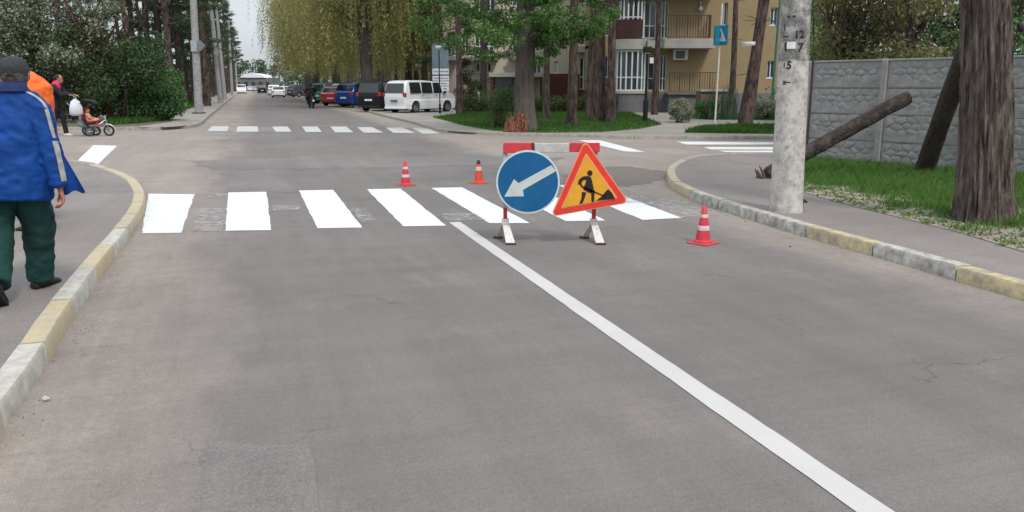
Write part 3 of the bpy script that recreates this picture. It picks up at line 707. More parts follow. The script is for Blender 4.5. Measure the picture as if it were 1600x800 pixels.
for k in range(7):
    a = k*.9; q = Vector((math.cos(a)*2.6, math.sin(a)*2.6, random.uniform(7.6, 9.5))); P = limb(m, (-.7,0,random.uniform(5.2,6.8)), q, .15, .04); tips += [P[3], P[4], P[5]]
m.build('limb', BARK_BIG, r, smooth=True)
npmesh('crown', leafquads(clumps(tips, [1.1]*len(tips), 240), .13, .07), 4, LEAF_OLIVE, r)
m = MB().tube([(0,0,0),(.05,0,.03),(.09,0,.02)], [.05,.045,.02], 10).build('knot', BARK_BIG, r, smooth=True); m.location = (.05,-.12,2.02)
# ---- general trees
def tree(name, p, label, cat, trunk_pts, rad, bark, leaf, crown, cn, ll, lw, limbs=7, flat=.7, group=None, seg=16, ridge=.1, cs=1.0, cat_=None, shell=.5):
    """crown = (z0, z1, radius); the foliage sits in clumps at the ends of limbs"""
    r = empty(name, p, 0, label, cat, group); m = MB(); trunkmesh(m, trunk_pts, rad, seg, ridge, seed=p[0]*1.7, sub=3); m.build('trunk', bark, r, smooth=True)
    m = MB(); tips = []; z0, z1, R = crown; top = Vector(trunk_pts[-1]); tz = [Vector(q) for q in trunk_pts]
    for k in range(limbs):
        z = z0 + (z1-z0)*(k+.5)/limbs; a = k*2.4 + random.uniform(-.4,.4); base = tz[-1]
        for i in range(len(tz)-1):
            if tz[i].z <= z-.6 <= tz[i+1].z: f = (z-.6-tz[i].z)/max(.01, tz[i+1].z-tz[i].z); base = tz[i].lerp(tz[i+1], f)
        rr = R*math.sin(PI*min(.92, max(.18, (z-z0+.4)/(z1-z0+.8))))*random.uniform(.75, 1.15)
        q = Vector((base.x + math.cos(a)*rr, base.y + math.sin(a)*rr, z + random.uniform(-.2,.9)))
        P = limb(m, base, q, max(.03, rad[-1]*.5), .015, 6); tips += [P[2], P[3], P[4], P[5]]
    m.build('limb', bark, r, smooth=True)
    npmesh('crown', leafquads(clumps(tips, [cs*random.uniform(.6,1.3) for _ in tips], cn, flat, shell), ll, lw), 4, leaf, r)
    return r
# bright green tree by the corner, its trunk and the rotten stump piece at its foot
p = G(820, 203, .07)
bg_t = empty('broadleaf_tree', p, 0, 'bright green leafy tree with thick grey brown trunk on the corner lawn', 'tree')
m = MB(); k_ = p.y/F
trunkmesh(m, [(0,0,-.05),(0,0,.35),(-.01,0,1.0),(.0,0,1.8),(.02,0,3.2),(.0,0,4.8)], [.46,.39,.36,.34,.32,.30], 40, .10, 3.5, 3, 5)
trunkmesh(m, [(-.06,0,4.4),(-.4,.1,5.2),(-.9,.3,6.2),(-1.2,.5,7.6),(-1.3,.4,9)], [.28,.24,.20,.15,.08], 18, .08, 3, 1, 3)
trunkmesh(m, [(.06,0,4.4),(.25,-.1,5.2),(.5,-.2,6.2),(.7,-.3,7),(.6,0,9)], [.28,.24,.19,.13,.06], 18, .08, 3, 9, 3)
m.build('trunk', BARK_GREY, bg_t, smooth=True)
m = MB(); cs = []; rs = []
random.seed(21)
for k in range(36):
    a = random.uniform(0, 2*PI); R = random.uniform(1.3, 3.4); z = random.uniform(3.0, 8.6); b = Vector((0, 0, max(2.7, z-random.uniform(.6,1.6))))
    P = limb(m, b, (b.x+math.cos(a)*R, math.sin(a)*R, z), .06, .012, 6); cs += [P[2],P[3],P[4],P[5]]; rs += [.5,.6,.6,.55]
for (x, z, d) in ((-3.2,3.1,0),(-2.6,2.9,.5),(-2.9,3.5,-.6),(-2.0,2.8,-.8),(-1.6,2.5,.3),(-1.15,2.4,-.7),(-.9,2.9,-.9),(.5,2.3,-.7),(.9,2.6,-.3),(.75,3.1,-1),(1.4,3.0,.4),(2.0,3.3,0),(2.5,3.5,-.5),(-3.6,3.5,.2),(-.2,3.5,-1.2),(-2.4,3.8,-1),(1.6,3.7,-.9),(3.0,3.9,.3),(-1.9,3.3,.6),(-.6,3.3,-.9),(.4,3.7,-1.1),(-.5,3.9,-.7),(.2,4.3,-.8),(.6,3.2,-.6),(-.9,3.6,-.6),(1.0,4.2,-.7),(-1.5,4.3,-.8),(-3.4,4.2,-.3),(2.3,4.2,-.4)):
    cs.append(Vector((x,d,z))); rs.append(.55)
m.build('limb', BARK_GREY, bg_t, smooth=True)
npmesh('crown', leafquads(clumps(cs, [q_*random.uniform(.45,.95) for q_ in rs], 200, .75, .5), .105, .065), 4, LEAF_FRESH, bg_t)
ROT = mat('rotten_orange_wood', (.055,.022,.015), var=.4, scale=11, bump=1.5, bscale=30, thr=(.42,.60), c2=(.34,.13,.08), stretch=(3,3,.6))
stp = G(806, 206, .07); r = empty('rotten_stump', stp, 0, 'splintered orange brown rotten stump at the foot of the green tree', 'tree stump')
random.seed(3); m = MB(); vs = []; fs = []; seg = 40; zs = [0,.12,.26,.4,.52,.64,.76]
for j, z in enumerate(zs):
    for k in range(seg):
        th = 2*PI*k/seg; c_, s_ = math.cos(th), math.sin(th); jag = abs(noise.noise(Vector((c_*5, s_*5, 1.3)))); top_ = .34 + .9*jag*(.6+.4*c_)
        zz = min(z, top_ + .03*j/6); rr = (.40 - .17*z)*(1 + .25*noise.noise(Vector((c_*4, s_*4, z*1.5))) ) * (1 if z < top_ else max(.15, 1-(z-top_)*2.2)); vs.append((rr*c_*1.0-.02+.10*zz, rr*s_*.7, zz-.03))
for j in range(len(zs)-1):
    for k in range(seg): k2=(k+1)%seg; fs.append((j*seg+k,j*seg+k2,(j+1)*seg+k2,(j+1)*seg+k))
fs.append(tuple((len(zs)-1)*seg+k for k in range(seg))); m.add(vs, fs).build('stump_shell', ROT, r)
for k in range(26):
    a = random.uniform(-.36,.30); m = MB(); hh = random.uniform(.25,.82)*(1-abs(a)*.7); y = random.uniform(-.26,.12); w_ = random.uniform(.02,.055)
    m.tube([(a,y,-.03),(a+random.uniform(-.03,.06),y,hh*.5),(a+random.uniform(-.02,.16),y+.06,hh)], [(w_,.035),(w_*.8,.03),(.008,.006)], 5, jit=.25); m.build('splinter', ROT, r)
# ---- pines, three built, the rest copied
def pine(seed, h, r0, low, lean=0., crown_r=2.2, bark=BARK_PINE):
    random.seed(seed); root = empty('pine_tree', (0,0,0)); m = MB(); n = 9; P = []; R = []
    for i in range(n+1): f = i/n; P.append(Vector((lean*f*h + .12*math.sin(f*5+seed), .10*math.sin(f*4+seed*2), f*h))); R.append(r0*(1-.72*f) + r0*.18*math.exp(-f*h*2.2))
    trunkmesh(m, P, R, 18, .12, 3.2, seed, 3); m.build('trunk', bark, root, smooth=True)
    m = MB(); cs = []; rs = []; k = 0; z = low
    while z < h-.3:
        f = z/h; b = P[min(n, int(f*n))].lerp(P[min(n, int(f*n)+1)], f*n-int(f*n)); a = k*2.4+random.uniform(-.5,.5)
        R2 = crown_r*(1.15-.75*((z-low)/(h-low)))*random.uniform(.6,1.1); q = b + Vector((math.cos(a)*R2, math.sin(a)*R2, random.uniform(-.1,.7)))
        Q = limb(m, b, q, .05, .015, 5); 
        for t in (Q[3], Q[4], Q[5]): cs.append(t); rs.append(random.uniform(.38,.62))
        z += random.uniform(.22,.42); k += 1
    for j in range(9): z = random.uniform(low*.45, low); a = random.uniform(0, 6.28); b = P[int(z/h*n)]; limb(m, b, b+Vector((math.cos(a)*.7, math.sin(a)*.7, random.uniform(-.2,.2))), .025, .008, 4)
    m.build('limb', bark, root, smooth=True)
    cs.append(P[-1]); rs.append(.6)
    npmesh('crown', leafquads(clumps(cs, rs, 85, .55, .6), .26, .05), 4, LEAF_PINE, root); return root
PA = pine(1, 17, .24, 8.2); PB = pine(2, 18, .27, 7.0, .012); PC = pine(3, 15.5, .22, 4.6, -.01, 2.7); PD = pine(4, 14, .2, 2.8, .0, 2.3, BARK_DARK)
protos_p = [PA, PB, PC, PD]; usedp = set()
def put_pine(kind, loc, label, sc_=1., rz=None, group=None, sxy=None):
    o = protos_p[kind] if kind not in usedp else copy_tree(protos_p[kind]); usedp.add(kind)
    o.location = loc; o.rotation_euler = (0, 0, random.uniform(0, 6.28) if rz is None else rz); o.scale = (sxy or sc_, sxy or sc_, sc_); tag(o, label, 'pine tree', group); return o
random.seed(31)
def P_(px, Y, z=.06): return (V(px, 200, Y).x, Y, z)
# on and behind the corner lawn
put_pine(0, P_(716,44), 'reddish pine trunk with dark side branch behind the white minivan\'s nose', 1.0, sxy=.75)
put_pine(1, P_(853,36), 'slim brown pine trunk just right of the bright green tree', 1.0, rz=2.2, sxy=.56)
put_pine(0, P_(893,31.5), 'ivy clad reddish pine trunk standing alone on the corner lawn', .95, rz=.8, sxy=.82)
put_pine(1, P_(929,36), 'leftmost dark trunk of the tight pine cluster on the lawn', 1.0, rz=1.9, sxy=.72)
put_pine(2, P_(941,34), 'pale barked middle trunk of the tight pine cluster on the lawn', 1.05, rz=.4, sxy=.78)
put_pine(0, P_(953,33.5), 'rightmost leaning trunk of the tight pine cluster on the lawn', 1.0, rz=4.2, sxy=.76)
put_pine(2, P_(918,40), 'thin brown pine trunk hidden at the back of the lawn cluster', 1.0, rz=3.3, sxy=.6)
put_pine(1, P_(1024,43), 'brown pine trunk in front of the curved bay windows', .95, rz=3.0, sxy=.62)
put_pine(0, P_(1138,42), 'slim orange brown pine trunk behind the pedestrian crossing sign', 1.0, rz=5.5, sxy=.7)
o = put_pine(1, P_(1159,32.5), 'dark leaning pine trunk with white tape round it, near the yellow wall', 1.0, rz=0., sxy=.95)
o.rotation_euler = (0, math.radians(6.2), 0)
tp = V(1172, 68, 32.3); m = MB().lathe([(.30,-.07),(.315,0),(.30,.07)], 18, c=(0,0,0)).build('tape_band', mat('white_tape', (.6,.58,.55)), loc=(tp.x+.02, tp.y+.2, tp.z)); tag(m, 'white tape band wrapped round the leaning dark pine', 'tape')
for k, (px, Y, kd, lab) in enumerate(((641,66,0,'pine trunk among the willows just left of the round lamp'),(654,72,2,'thin pine trunk between two round lamps'),(666,62,0,'reddish pine trunk left of the white notice board'),(676,80,1,'slender pine trunk behind the white notice board'),(690,58,3,'dark pine directly behind the white notice board'),(620,84,2,'pine trunk behind the roof of the black van'),
        (700,70,1,'reddish pine trunk between notice board and left apartment wing'),(760,52,3,'dark leafed pine before the left apartment wing'),(606,95,0,'distant pine trunk above the blue car'),(655,90,3,'dark crowned pine high over the willows on the right'))):
    put_pine(kd, (V(px,200,Y).x, Y, .05), lab, random.uniform(.9,1.15))
# left side of the street
left = [((66,60),2,'thin brown trunk behind the blossoming tree at far left'),((108,55),1,'pine trunk behind the blossoming tree above the red topped person'),((198,56),3,'dark trunk just right of the reddish bush stem'),((221,62),1,'straight dark pine behind the round green bush'),((243,58),0,'second straight pine behind the round green bush'),((262,66),2,'slender pine left of the gap of pale light'),
        ((288,60),1,'wide dark pine trunk just left of the grey concrete pole'),((296,72),3,'dark pine with low boughs behind the grey concrete pole'),((180,74),0,'distant pine trunk behind the reddish stem'),((146,66),3,'dark bushy pine behind the blossoming tree'),((232,84),1,'faraway pine trunk seen over the bush'),((210,48),0,'slim reddish pine rising out of the round bush'),((30,52),3,'dark pine over the cap of the blue jacketed man'),((328,60),0,'reddish brown pine trunk right of the grey concrete pole')]
for (px, Y), kd, lab in left: put_pine(kd, (V(px,200,Y).x, Y, .1), lab, random.uniform(.85,1.1))
ORD = 'nearest second third fourth fifth sixth seventh eighth ninth tenth eleventh twelfth thirteenth fourteenth fifteenth sixteenth seventeenth farthest'.split()
for i, s_ in enumerate((58, 63, 69, 75, 82, 90, 98, 107, 117, 128, 140, 153, 167, 182, 200, 220, 242, 268)):
    t_ = (-4.9, -6.0, -5.3)[i % 3] - .3
    put_pine((2,3,3,2,3,0)[i % 6], RD(s_, t_, .1), ORD[i] + ' pine in the dark row lining the left side of the street', random.uniform(.95,1.2), group='pines in the row down the left side of the street')
for k, (s_, t_, kd, sc_) in enumerate(((190,13,3,1.0),(205,11.3,3,1.12),(175,17,2,1.),(230,12.5,3,1.),(255,10.5,3,1.05))):
    put_pine(kd, RD(s_, t_, .05), 'dark pine beyond the willows on the right of the far street, ' + ('second from the nearest','third from the nearest','nearest of its row','fourth from the nearest','farthest of its row')[k], sc_, group='dark pines beyond the willows')
# ---- willows with hanging yellow green strands
def willow(seed, h=12.5, R=5.2, nst=900):
    random.seed(seed); g = np.random.default_rng(seed); root = empty('willow_tree', (0,0,0)); m = MB()
    trunkmesh(m, [(0,0,-.05),(.02,0,.8),(.0,.05,2.4),(-.1,.1,4.4),(-.25,.1,h*.62),(-.3,.1,h*.9)], [.50,.40,.36,.33,.24,.08], 24, .12, 3, seed, 4); m.build('trunk', BARK_GREY, root, smooth=True)
    m = MB(); ends = []
    for k in range(24):
        a = k*2.4; rr = random.uniform(.35,.95)*R; q = Vector((math.cos(a)*rr, math.sin(a)*rr, random.uniform(h*.5, h))); P = limb(m, (-.1,.1,random.uniform(3.6,h*.55)), q, .11, .02, 7, .12, 7); ends += P[3:]
    m.build('limb', BARK_GREY, root, smooth=True)
    E_ = np.array([tuple(e) for e in ends]); pts = []; dirs = []
    idx = g.integers(0, len(E_), nst); st = E_[idx] + g.normal(size=(nst,3))*np.array([.7,.7,.45])
    for s0 in st:
        ln = min(g.uniform(1.5, 5.5), s0[2]-g.uniform(1.9,3.0)); 
        if ln < .5: continue
        n = int(ln/.10); f = np.linspace(0,1,n)[:,None]; out_ = unit(np.array([[s0[0], s0[1], 0]])+1e-3)*g.uniform(.1,.8)
        q = s0 + out_*(f**.6)*1.3 + np.array([[0,0,-1.]])*ln*f + g.normal(size=(n,3))*.06 + np.array([[g.normal()*.15*1.,g.normal()*.15,0]])*f; pts.append(q); dirs.append(np.tile([[0,0,-1.]],(n,1)) + g.normal(size=(n,3))*.65)
    P = np.concatenate(pts); D = np.concatenate(dirs); Q = clumps(E_[g.random(len(E_)) < .8], [.75]*int((g.random(1)*0+1)[0]), 1) if False else clumps(E_, [.85]*len(E_), 170, .8, .5); npmesh('crown', np.concatenate([leafquads(P, .20, .055, dirs=D), leafquads(Q, .17, .06)]), 4, LEAF_WILLOW, root); return root
W1 = willow(41); W2 = willow(42, 13, 5.6, 950)
wl = [(576,58,W1,'willow with the thickest dark trunk, right behind the blue car',1.15),(528,74,W2,'willow standing behind the green and white van',1.0),(486,96,None,'farthest willow leaning over the parked cars at left',1.05),(640,70,None,'rightmost willow above the black van',.95),(497,86,None,'willow behind the motorcyclist',1.0),(598,82,None,'willow between the thick trunk and the round lamps',1.05),(484,118,None,'far willow over the distant white cars',1.15),(512,140,None,'farthest back willow filling the gap left of the motorcyclist',1.3),(550,100,None,'back row willow left of the thick willow trunk',1.1),(610,112,None,'back row willow right of the thick willow trunk',1.2)]
for k, (px, Y, o, lab, s_) in enumerate(wl):
    if o is None: o = copy_tree(W1 if k % 2 else W2); o.rotation_euler.z = k*1.3
    o.location = (V(px,200,Y).x, Y, .03); o.scale = (s_, s_, s_); tag(o, lab, 'willow tree')
# ---- shrubs
def shrub(name, p, label, cat, cs, rs, n, leaf, ll, lw, stems=8, bark=BARK_DARK, flat=.8, shell=.4):
    r = empty(name, p, 0, label, cat); m = MB()
    for c in cs[:max(stems, 1)*1]: limb(m, (c[0]*.15+random.uniform(-.1,.1), c[1]*.15, 0), c, .035, .01, 5)
    m.build('stem', bark, r, smooth=True); npmesh('foliage', leafquads(clumps(cs, rs, n, flat, shell), ll, lw), 4, leaf, r); return r
random.seed(77)
p = G(232, 190, .12); cs = []
for k in range(58): a = random.uniform(0,2*PI); q = random.uniform(0,1)**.6; cs.append((math.cos(a)*1.15*q, math.sin(a)*1.2*q, .45+random.uniform(0,1)*2.75*(1-q*.55)))
shrub('round_bush', (p.x-.55, p.y+1.2, .1), 'big rounded dark green bush at the far left corner behind the kerb', 'bush', cs, [.55]*len(cs), 420, LEAF_BUSH, .11, .06)
cs = []
for k in range(40): cs.append((random.uniform(-2.2,1.4), random.uniform(-1,1), .4+random.uniform(0,3.0)))
p = G(150,196,.12); shrub('dark_bush', (p.x-.3, p.y+3.0, .1), 'tall dark bush between the blossoming tree and the round green bush', 'bush', cs, [.65]*len(cs), 330, LEAF_DARK, .13, .07)
# blossoming tree over the far left corner
p = G(60,195,.1); m = MB(); r = empty('blossoming_tree', (p.x-.5, p.y+1.5, .1), 0, 'pale blossoming tree spreading above the capped man at far left', 'tree')
trunkmesh(m, [(0,0,-.05),(.1,0,.8),(.1,.1,1.8)], [.17,.14,.12], 14, .1, 3, 4, 3); m.build('trunk', BARK_DARK, r, smooth=True); m = MB(); cs = []
for k in range(34):
    a = random.uniform(0,2*PI); R = random.uniform(1.2,3.7); P = limb(m, (.1,.1,random.uniform(1.2,1.8)), (math.cos(a)*R*1.0, math.sin(a)*R*.8, random.uniform(2.3,6.2)), .06, .012, 6); cs += P[2:]
m.build('limb', BARK_DARK, r, smooth=True)
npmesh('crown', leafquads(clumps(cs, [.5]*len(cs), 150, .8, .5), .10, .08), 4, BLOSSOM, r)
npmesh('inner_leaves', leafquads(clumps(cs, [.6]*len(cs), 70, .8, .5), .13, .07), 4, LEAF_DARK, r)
# reddish stemmed bare tree in the bush
p = G(181,190,.1); r = empty('bare_tree', (p.x, p.y-.5, .1), 0, 'leafless reddish brown tree with forked stem standing in the far left bushes', 'tree'); m = MB()
RBARK = mat('reddish_bark', (.035,.018,.014), var=.4, scale=8, bump=1, bscale=30, c2=(.085,.042,.032), stretch=(1,1,.3))
trunkmesh(m, [(0,0,-.05),(0,0,1.2),(.04,0,2.4),(.02,0,3.2)], [.14,.11,.10,.09], 14, .08, 3, 2, 3)
for k in range(16):
    a = random.uniform(0,2*PI); z = random.uniform(1.8,3.4); Q = limb(m, (.02,0,z), (math.cos(a)*1.9, math.sin(a)*1.2, z+random.uniform(1.2,3.4)), .05, .012, 5)
    for t in Q[2:]:
        for j in range(3): limb(m, t, t+Vector((random.uniform(-.6,.6), random.uniform(-.5,.5), random.uniform(.1,.8))), .014, .004, 4, n=3)
m.build('trunk', RBARK, r, smooth=True)
# undergrowth between the pines (nobody could count it)
g2 = np.random.default_rng(5); cs = []; rs = []
for k in range(560):
    px = g2.uniform(-120, 372); Y = g2.uniform(46, 95)*(1 if px < 330 else 1.3); x = V(px,200,Y).x
    tt = x*math.cos(RA)+Y*math.sin(RA)
    if tt > -7.5: continue
    cs.append((x, Y, g2.uniform(.2, 1.5 + (1.6 if px < 300 else .8)))); rs.append(g2.uniform(.7,1.5))
npmesh('undergrowth', leafquads(clumps(cs, rs, 75, .7, .5), .34, .17), 4, LEAF_DARK, kind='stuff')
cs = []; rs = []
for k in range(260):
    s_ = g2.uniform(85, 260); t_ = -7-g2.uniform(0,9); cs.append(tuple(RD(s_, t_, g2.uniform(.3, 4.0)))); rs.append(g2.uniform(1,2))
npmesh('undergrowth', leafquads(clumps(cs, rs, 60, .8, .5), .5, .22), 4, LEAF_PINE, kind='stuff')
cs = []; rs = []
for k in range(260):
    s_ = g2.uniform(300, 420); t_ = g2.uniform(-60, 80); cs.append(tuple(RD(s_, t_, g2.uniform(.5, 10.5)))); rs.append(g2.uniform(1.5,3.2))
npmesh('far_wood', leafquads(clumps(cs, rs, 70, .9, .5), 1.1, .5), 4, LEAF_PINE, kind='stuff')
cs = []; rs = []                                        # screen of wood beyond the willows and the left pines
for k in range(340):
    s_ = g2.uniform(120, 230); t_ = 16+g2.uniform(0,50); cs.append(tuple(RD(s_, t_, g2.uniform(.3, 7.0)))); rs.append(g2.uniform(1.2,2.4))
for k in range(380):
    x = g2.uniform(-95,-38); Y = g2.uniform(95,125); 
    if x*math.cos(RA)+Y*math.sin(RA) > -14: continue
    cs.append((x, Y, g2.uniform(.3, 5.5))); rs.append(g2.uniform(1.2,2.4))
npmesh('far_wood', leafquads(clumps(cs, rs, 75, .9, .5), .7, .32), 4, LEAF_DARK, kind='stuff')
# olive trees behind the concrete fence
def screen(px0, px1, Y, z0, z1, n, leaf, ll, lw, label, cat='tree', cn=150, rr=.7, name='leafy_tree'):
    x0, x1 = V(px0,100,Y).x, V(px1,100,Y).x; p = ((x0+x1)/2, Y, 0); r = empty(name, p, 0, label, cat); m = MB(); cs = []
    trunkmesh(m, [(0,0,0),(.1,0,1.5),(0,.1,3)], [.2,.16,.12], 12, .1, 3, 1, 3)
    for k in range(n):
        q = Vector((random.uniform(x0,x1)-p[0], random.uniform(-1.6,1.6), random.uniform(z0,z1))); cs.append(q)
        if k % 2 == 0: limb(m, (random.uniform(-.1,.1),0,random.uniform(1,3)), q, .05, .012, 5)
    m.build('trunk', BARK_DARK, r, smooth=True); npmesh('crown', leafquads(clumps(cs, [rr*random.uniform(.7,1.3) for _ in cs], cn, .6, .55), ll, lw), 4, leaf, r); return r
screen(1262,1375,21.5,1.2,5.6,46,LEAF_OLIVE,.12,.06,'olive leafed tree behind the fence, nearest to the pale concrete pole', cn=260)
screen(1365,1475,20,1.2,5.6,46,LEAF_OLIVE,.11,.055,'olive leafed tree behind the fence above the log\'s upper end', cn=260)
screen(1455,1640,22,1.2,6.2,60,LEAF_BUSH,.13,.07,'darker green tree behind the fence and the massive trunk', cn=220)
screen(1262,1300,26,1.2,5.6,22,LEAF_FRESH,.12,.06,'small fresh green tree behind the fence beside the concrete pole', cn=160)
screen(1300,1660,31,1.2,9,95,LEAF_DARK,.2,.1,'dark tall tree farthest back behind the concrete fence', cn=240, rr=1.)
# corner shrub beside the stump, reeds, blossoming shrubs, clipped ball
cs = [(random.uniform(-.5,.45), random.uniform(-.3,.3), random.uniform(.15,1.3)) for _ in range(26)]
p = G(778,200,.07); shrub('sapling_bush', p, 'light green wispy sapling bush left of the rotten stump', 'bush', cs, [.26]*26, 90, leafmat('sapling_leaves', [(.05,.10,.02),(.10,.16,.05),(.14,.19,.08)], .4), .075, .035)
p = G(1063,191,.07); cs = []
for k in range(60): v = Vector((random.gauss(0,1),random.gauss(0,1),random.gauss(0,1))).normalized()*.42; cs.append((v.x, v.y, max(.1, v.z+.46)))
shrub('ball_shrub', p, 'clipped round pale flowering shrub on the path before the apartment building', 'shrub', cs, [.17]*60, 70, BLOSSOM, .06, .045)
for px, w_, lab in ((1185,.5,'whitish flowering shrub just left of the pale concrete pole'),(1200,.6,'larger whitish flowering shrub half hidden by the pale concrete pole'),(1104,.5,'low dark leafy shrub left of the crossing sign pole')):
    cs = [(random.uniform(-w_,w_), random.uniform(-.3,.3), random.uniform(.1,.75)) for _ in range(20)]; shrub('low_shrub', P_(px,37), lab, 'shrub', cs, [.22]*20, 70, BLOSSOM if px > 1150 else LEAF_BUSH, .08, .05)
m = MB(); random.seed(9)
for k in range(70):
    x = random.uniform(-.65,.65); y = random.uniform(-.25,.25); h = random.uniform(.8,1.75); b = Vector((x,y,0)); m.tube([b, b+Vector((random.uniform(-.05,.05),0,h*.6)), b+Vector((random.uniform(-.18,.18),random.uniform(-.1,.1),h))], [(.02,.008),(.024,.006),(.003,.002)], 4)
tag(m.build('reed_clump', leafmat('reed', [(.04,.10,.06),(.07,.16,.10),(.10,.20,.13)], .3), loc=P_(1128,36.5)), 'clump of upright blue green blades beside the crossing sign', 'ornamental grass')
cs = []
for k in range(44): z = random.uniform(.2,3.1); R = .75*(1-z/3.7); a = random.uniform(0,2*PI); cs.append((math.cos(a)*R, math.sin(a)*R, z))
shrub('conifer_bush', P_(728,53), 'dark cone shaped evergreen between the notice board and the left wing', 'bush', cs, [.34]*44, 130, leafmat('bronze_leaves', [(.022,.022,.014),(.045,.04,.025),(.03,.04,.02)], .2), .10, .05)
# hedge in front of the left apartment wing
hs = []
for k in range(190): x = V(random.uniform(724,960),160,47).x; hs.append((x, 47+random.uniform(-.5,.5), random.uniform(.15,.85)))
tag(npmesh('hedge', leafquads(clumps(hs, [.33]*len(hs), 90, .9, .4), .12, .06), 4, leafmat('hedge_leaves', [(.03,.05,.015),(.05,.07,.02),(.08,.09,.035)], .25)), 'low clipped hedge along the back of the corner lawn', 'hedge')
p = P_(745,50); r = empty('topiary', p, 0, 'dark ball topped topiary on a thin stem before the left wing', 'topiary tree'); MB().tube([(0,0,0),(0,0,1.2)], .05, 8).build('stem', BARK_DARK, r)
cs = [tuple(Vector((random.gauss(0,1),random.gauss(0,1),random.gauss(0,1))).normalized()*.3+Vector((0,0,1.5))) for _ in range(40)]; npmesh('ball_crown', leafquads(clumps(cs,[.16]*40,60),.07,.04),4,LEAF_DARK,r)
# ---------------------------------------------------------------- grass
def inpoly(P, poly):
    x, y = P[:,0], P[:,1]; r_ = np.zeros(len(P), bool); n = len(poly)
    for i in range(n):
        x1, y1 = poly[i][:2]; x2, y2 = poly[(i+1)%n][:2]
        with np.errstate(divide='ignore', invalid='ignore'): c = ((y1 > y) != (y2 > y)) & (x < (x2-x1)*(y-y1)/(y2-y1+1e-12)+x1)
        r_ ^= c
    return r_
def grass(poly, n, h0, h1, wd, z, m, mask=None, name='grass'):
    a = np.array([q[:2] for q in poly]); lo = a.min(0); hi = a.max(0); P = rng.uniform(lo, hi, (n*3, 2)); P = P[inpoly(P, poly)][:n]
    if mask is not None: P = P[mask(P)]
    k = len(P); H = rng.uniform(h0, h1, (k,1))*(.7+.6*rng.random((k,1))); ang = rng.uniform(0, 2*PI, k); d = np.stack([np.cos(ang), np.sin(ang)], 1)*wd; ln = rng.normal(size=(k,2))*.38*H
    B0 = np.concatenate([P-d, np.full((k,1), z)], 1); B1 = np.concatenate([P+d, np.full((k,1), z)], 1)
    M1 = np.concatenate([P+d*.7+ln*.35, z+H*.6], 1); M0 = np.concatenate([P-d*.7+ln*.35, z+H*.6], 1); T_ = np.concatenate([P+ln, z+H], 1)
    V5 = np.stack([B0,B1,M1,T_,M0], 1); return npmesh(name, V5, 5, m, kind='stuff')
GRASS = leafmat('grass_blades', [(.055,.13,.022),(.085,.19,.032),(.12,.25,.05),(.10,.22,.04),(.19,.24,.09)], .4)
GRASS2 = leafmat('lawn_blades', [(.035,.09,.014),(.055,.125,.02),(.08,.16,.03)], .35)
def vmask(P):                                           # thins out towards the walked edge, in tufts
    edge = np.array([tuple(G(x,y,.1)[:2]) for x, y in ((1250,303),(1300,318),(1400,348),(1500,374),(1620,405))]); d = np.full(len(P), 9.)
    for i in range(len(edge)-1):
        a, b = edge[i], edge[i+1]; t = np.clip(((P-a)@(b-a))/((b-a)@(b-a)), 0, 1); d = np.minimum(d, np.linalg.norm(P-(a+t[:,None]*(b-a)), axis=1))
    nv = np.array([noise.noise(Vector((p[0]*1.7, p[1]*1.7, 0))) for p in P]); tr = np.linalg.norm(P-np.array([5.56,9.2]), axis=1)
    return (d + nv*.95 > rng.uniform(.62,1.15,len(P))) & (tr > .5)
GP = [(6.0,16.2)] + [tuple(q) for q in VERGE[1:8]] + [(5.3,4.5),(9.2,4.5),(9.6,11),(8.6,12.6),(6.3,15.6)]
grass(GP, 150000, .03, .135, .0032, .112, GRASS, vmask)
grass(LAWN1, 60000, .04, .12, .012, .066, GRASS2); grass(LAWN2, 12000, .05, .16, .014, .066, GRASS2); grass(LAWN4, 9000, .04, .12, .014, .066, GRASS2)
LG = [G(x,y,.12)[:2] for x,y in ((165,196),(215,193),(262,188),(275,180),(240,172),(190,180))]
grass(LG, 16000, .08, .26, .014, .112, GRASS2)
P7 = [RD(48,-4.2)[:2],RD(60,-4.0)[:2],RD(90,-4.4)[:2],RD(90,-7)[:2],RD(48,-8)[:2]]; grass(P7, 9000, .06,.2,.02,.11, GRASS2)

# dead leaves and low weeds along the verge edge
P = rng.uniform([3.9,4.6],[7.5,13.5],(9000,2)); e_ = vmask(P); P = P[(~e_) & inpoly(P, GP)][:1300]; P3 = np.concatenate([P, np.full((len(P),1), .121)], 1)
npmesh('leaf_litter', leafquads(P3, .035, .02, dirs=rng.normal(size=(len(P3),3))*np.array([1,1,.25])), 4, leafmat('dead_leaves', [(.05,.03,.02),(.14,.09,.05),(.24,.18,.11),(.34,.30,.24)], .1), kind='stuff')
P = P[:420]; Wc = np.repeat(np.concatenate([P, np.full((len(P),1), .125)], 1), 7, 0) + rng.normal(size=(len(P)*7,3))*np.array([.03,.03,.008])
npmesh('weeds', leafquads(Wc, .045, .016, up=.6), 4, GRASS, kind='stuff')
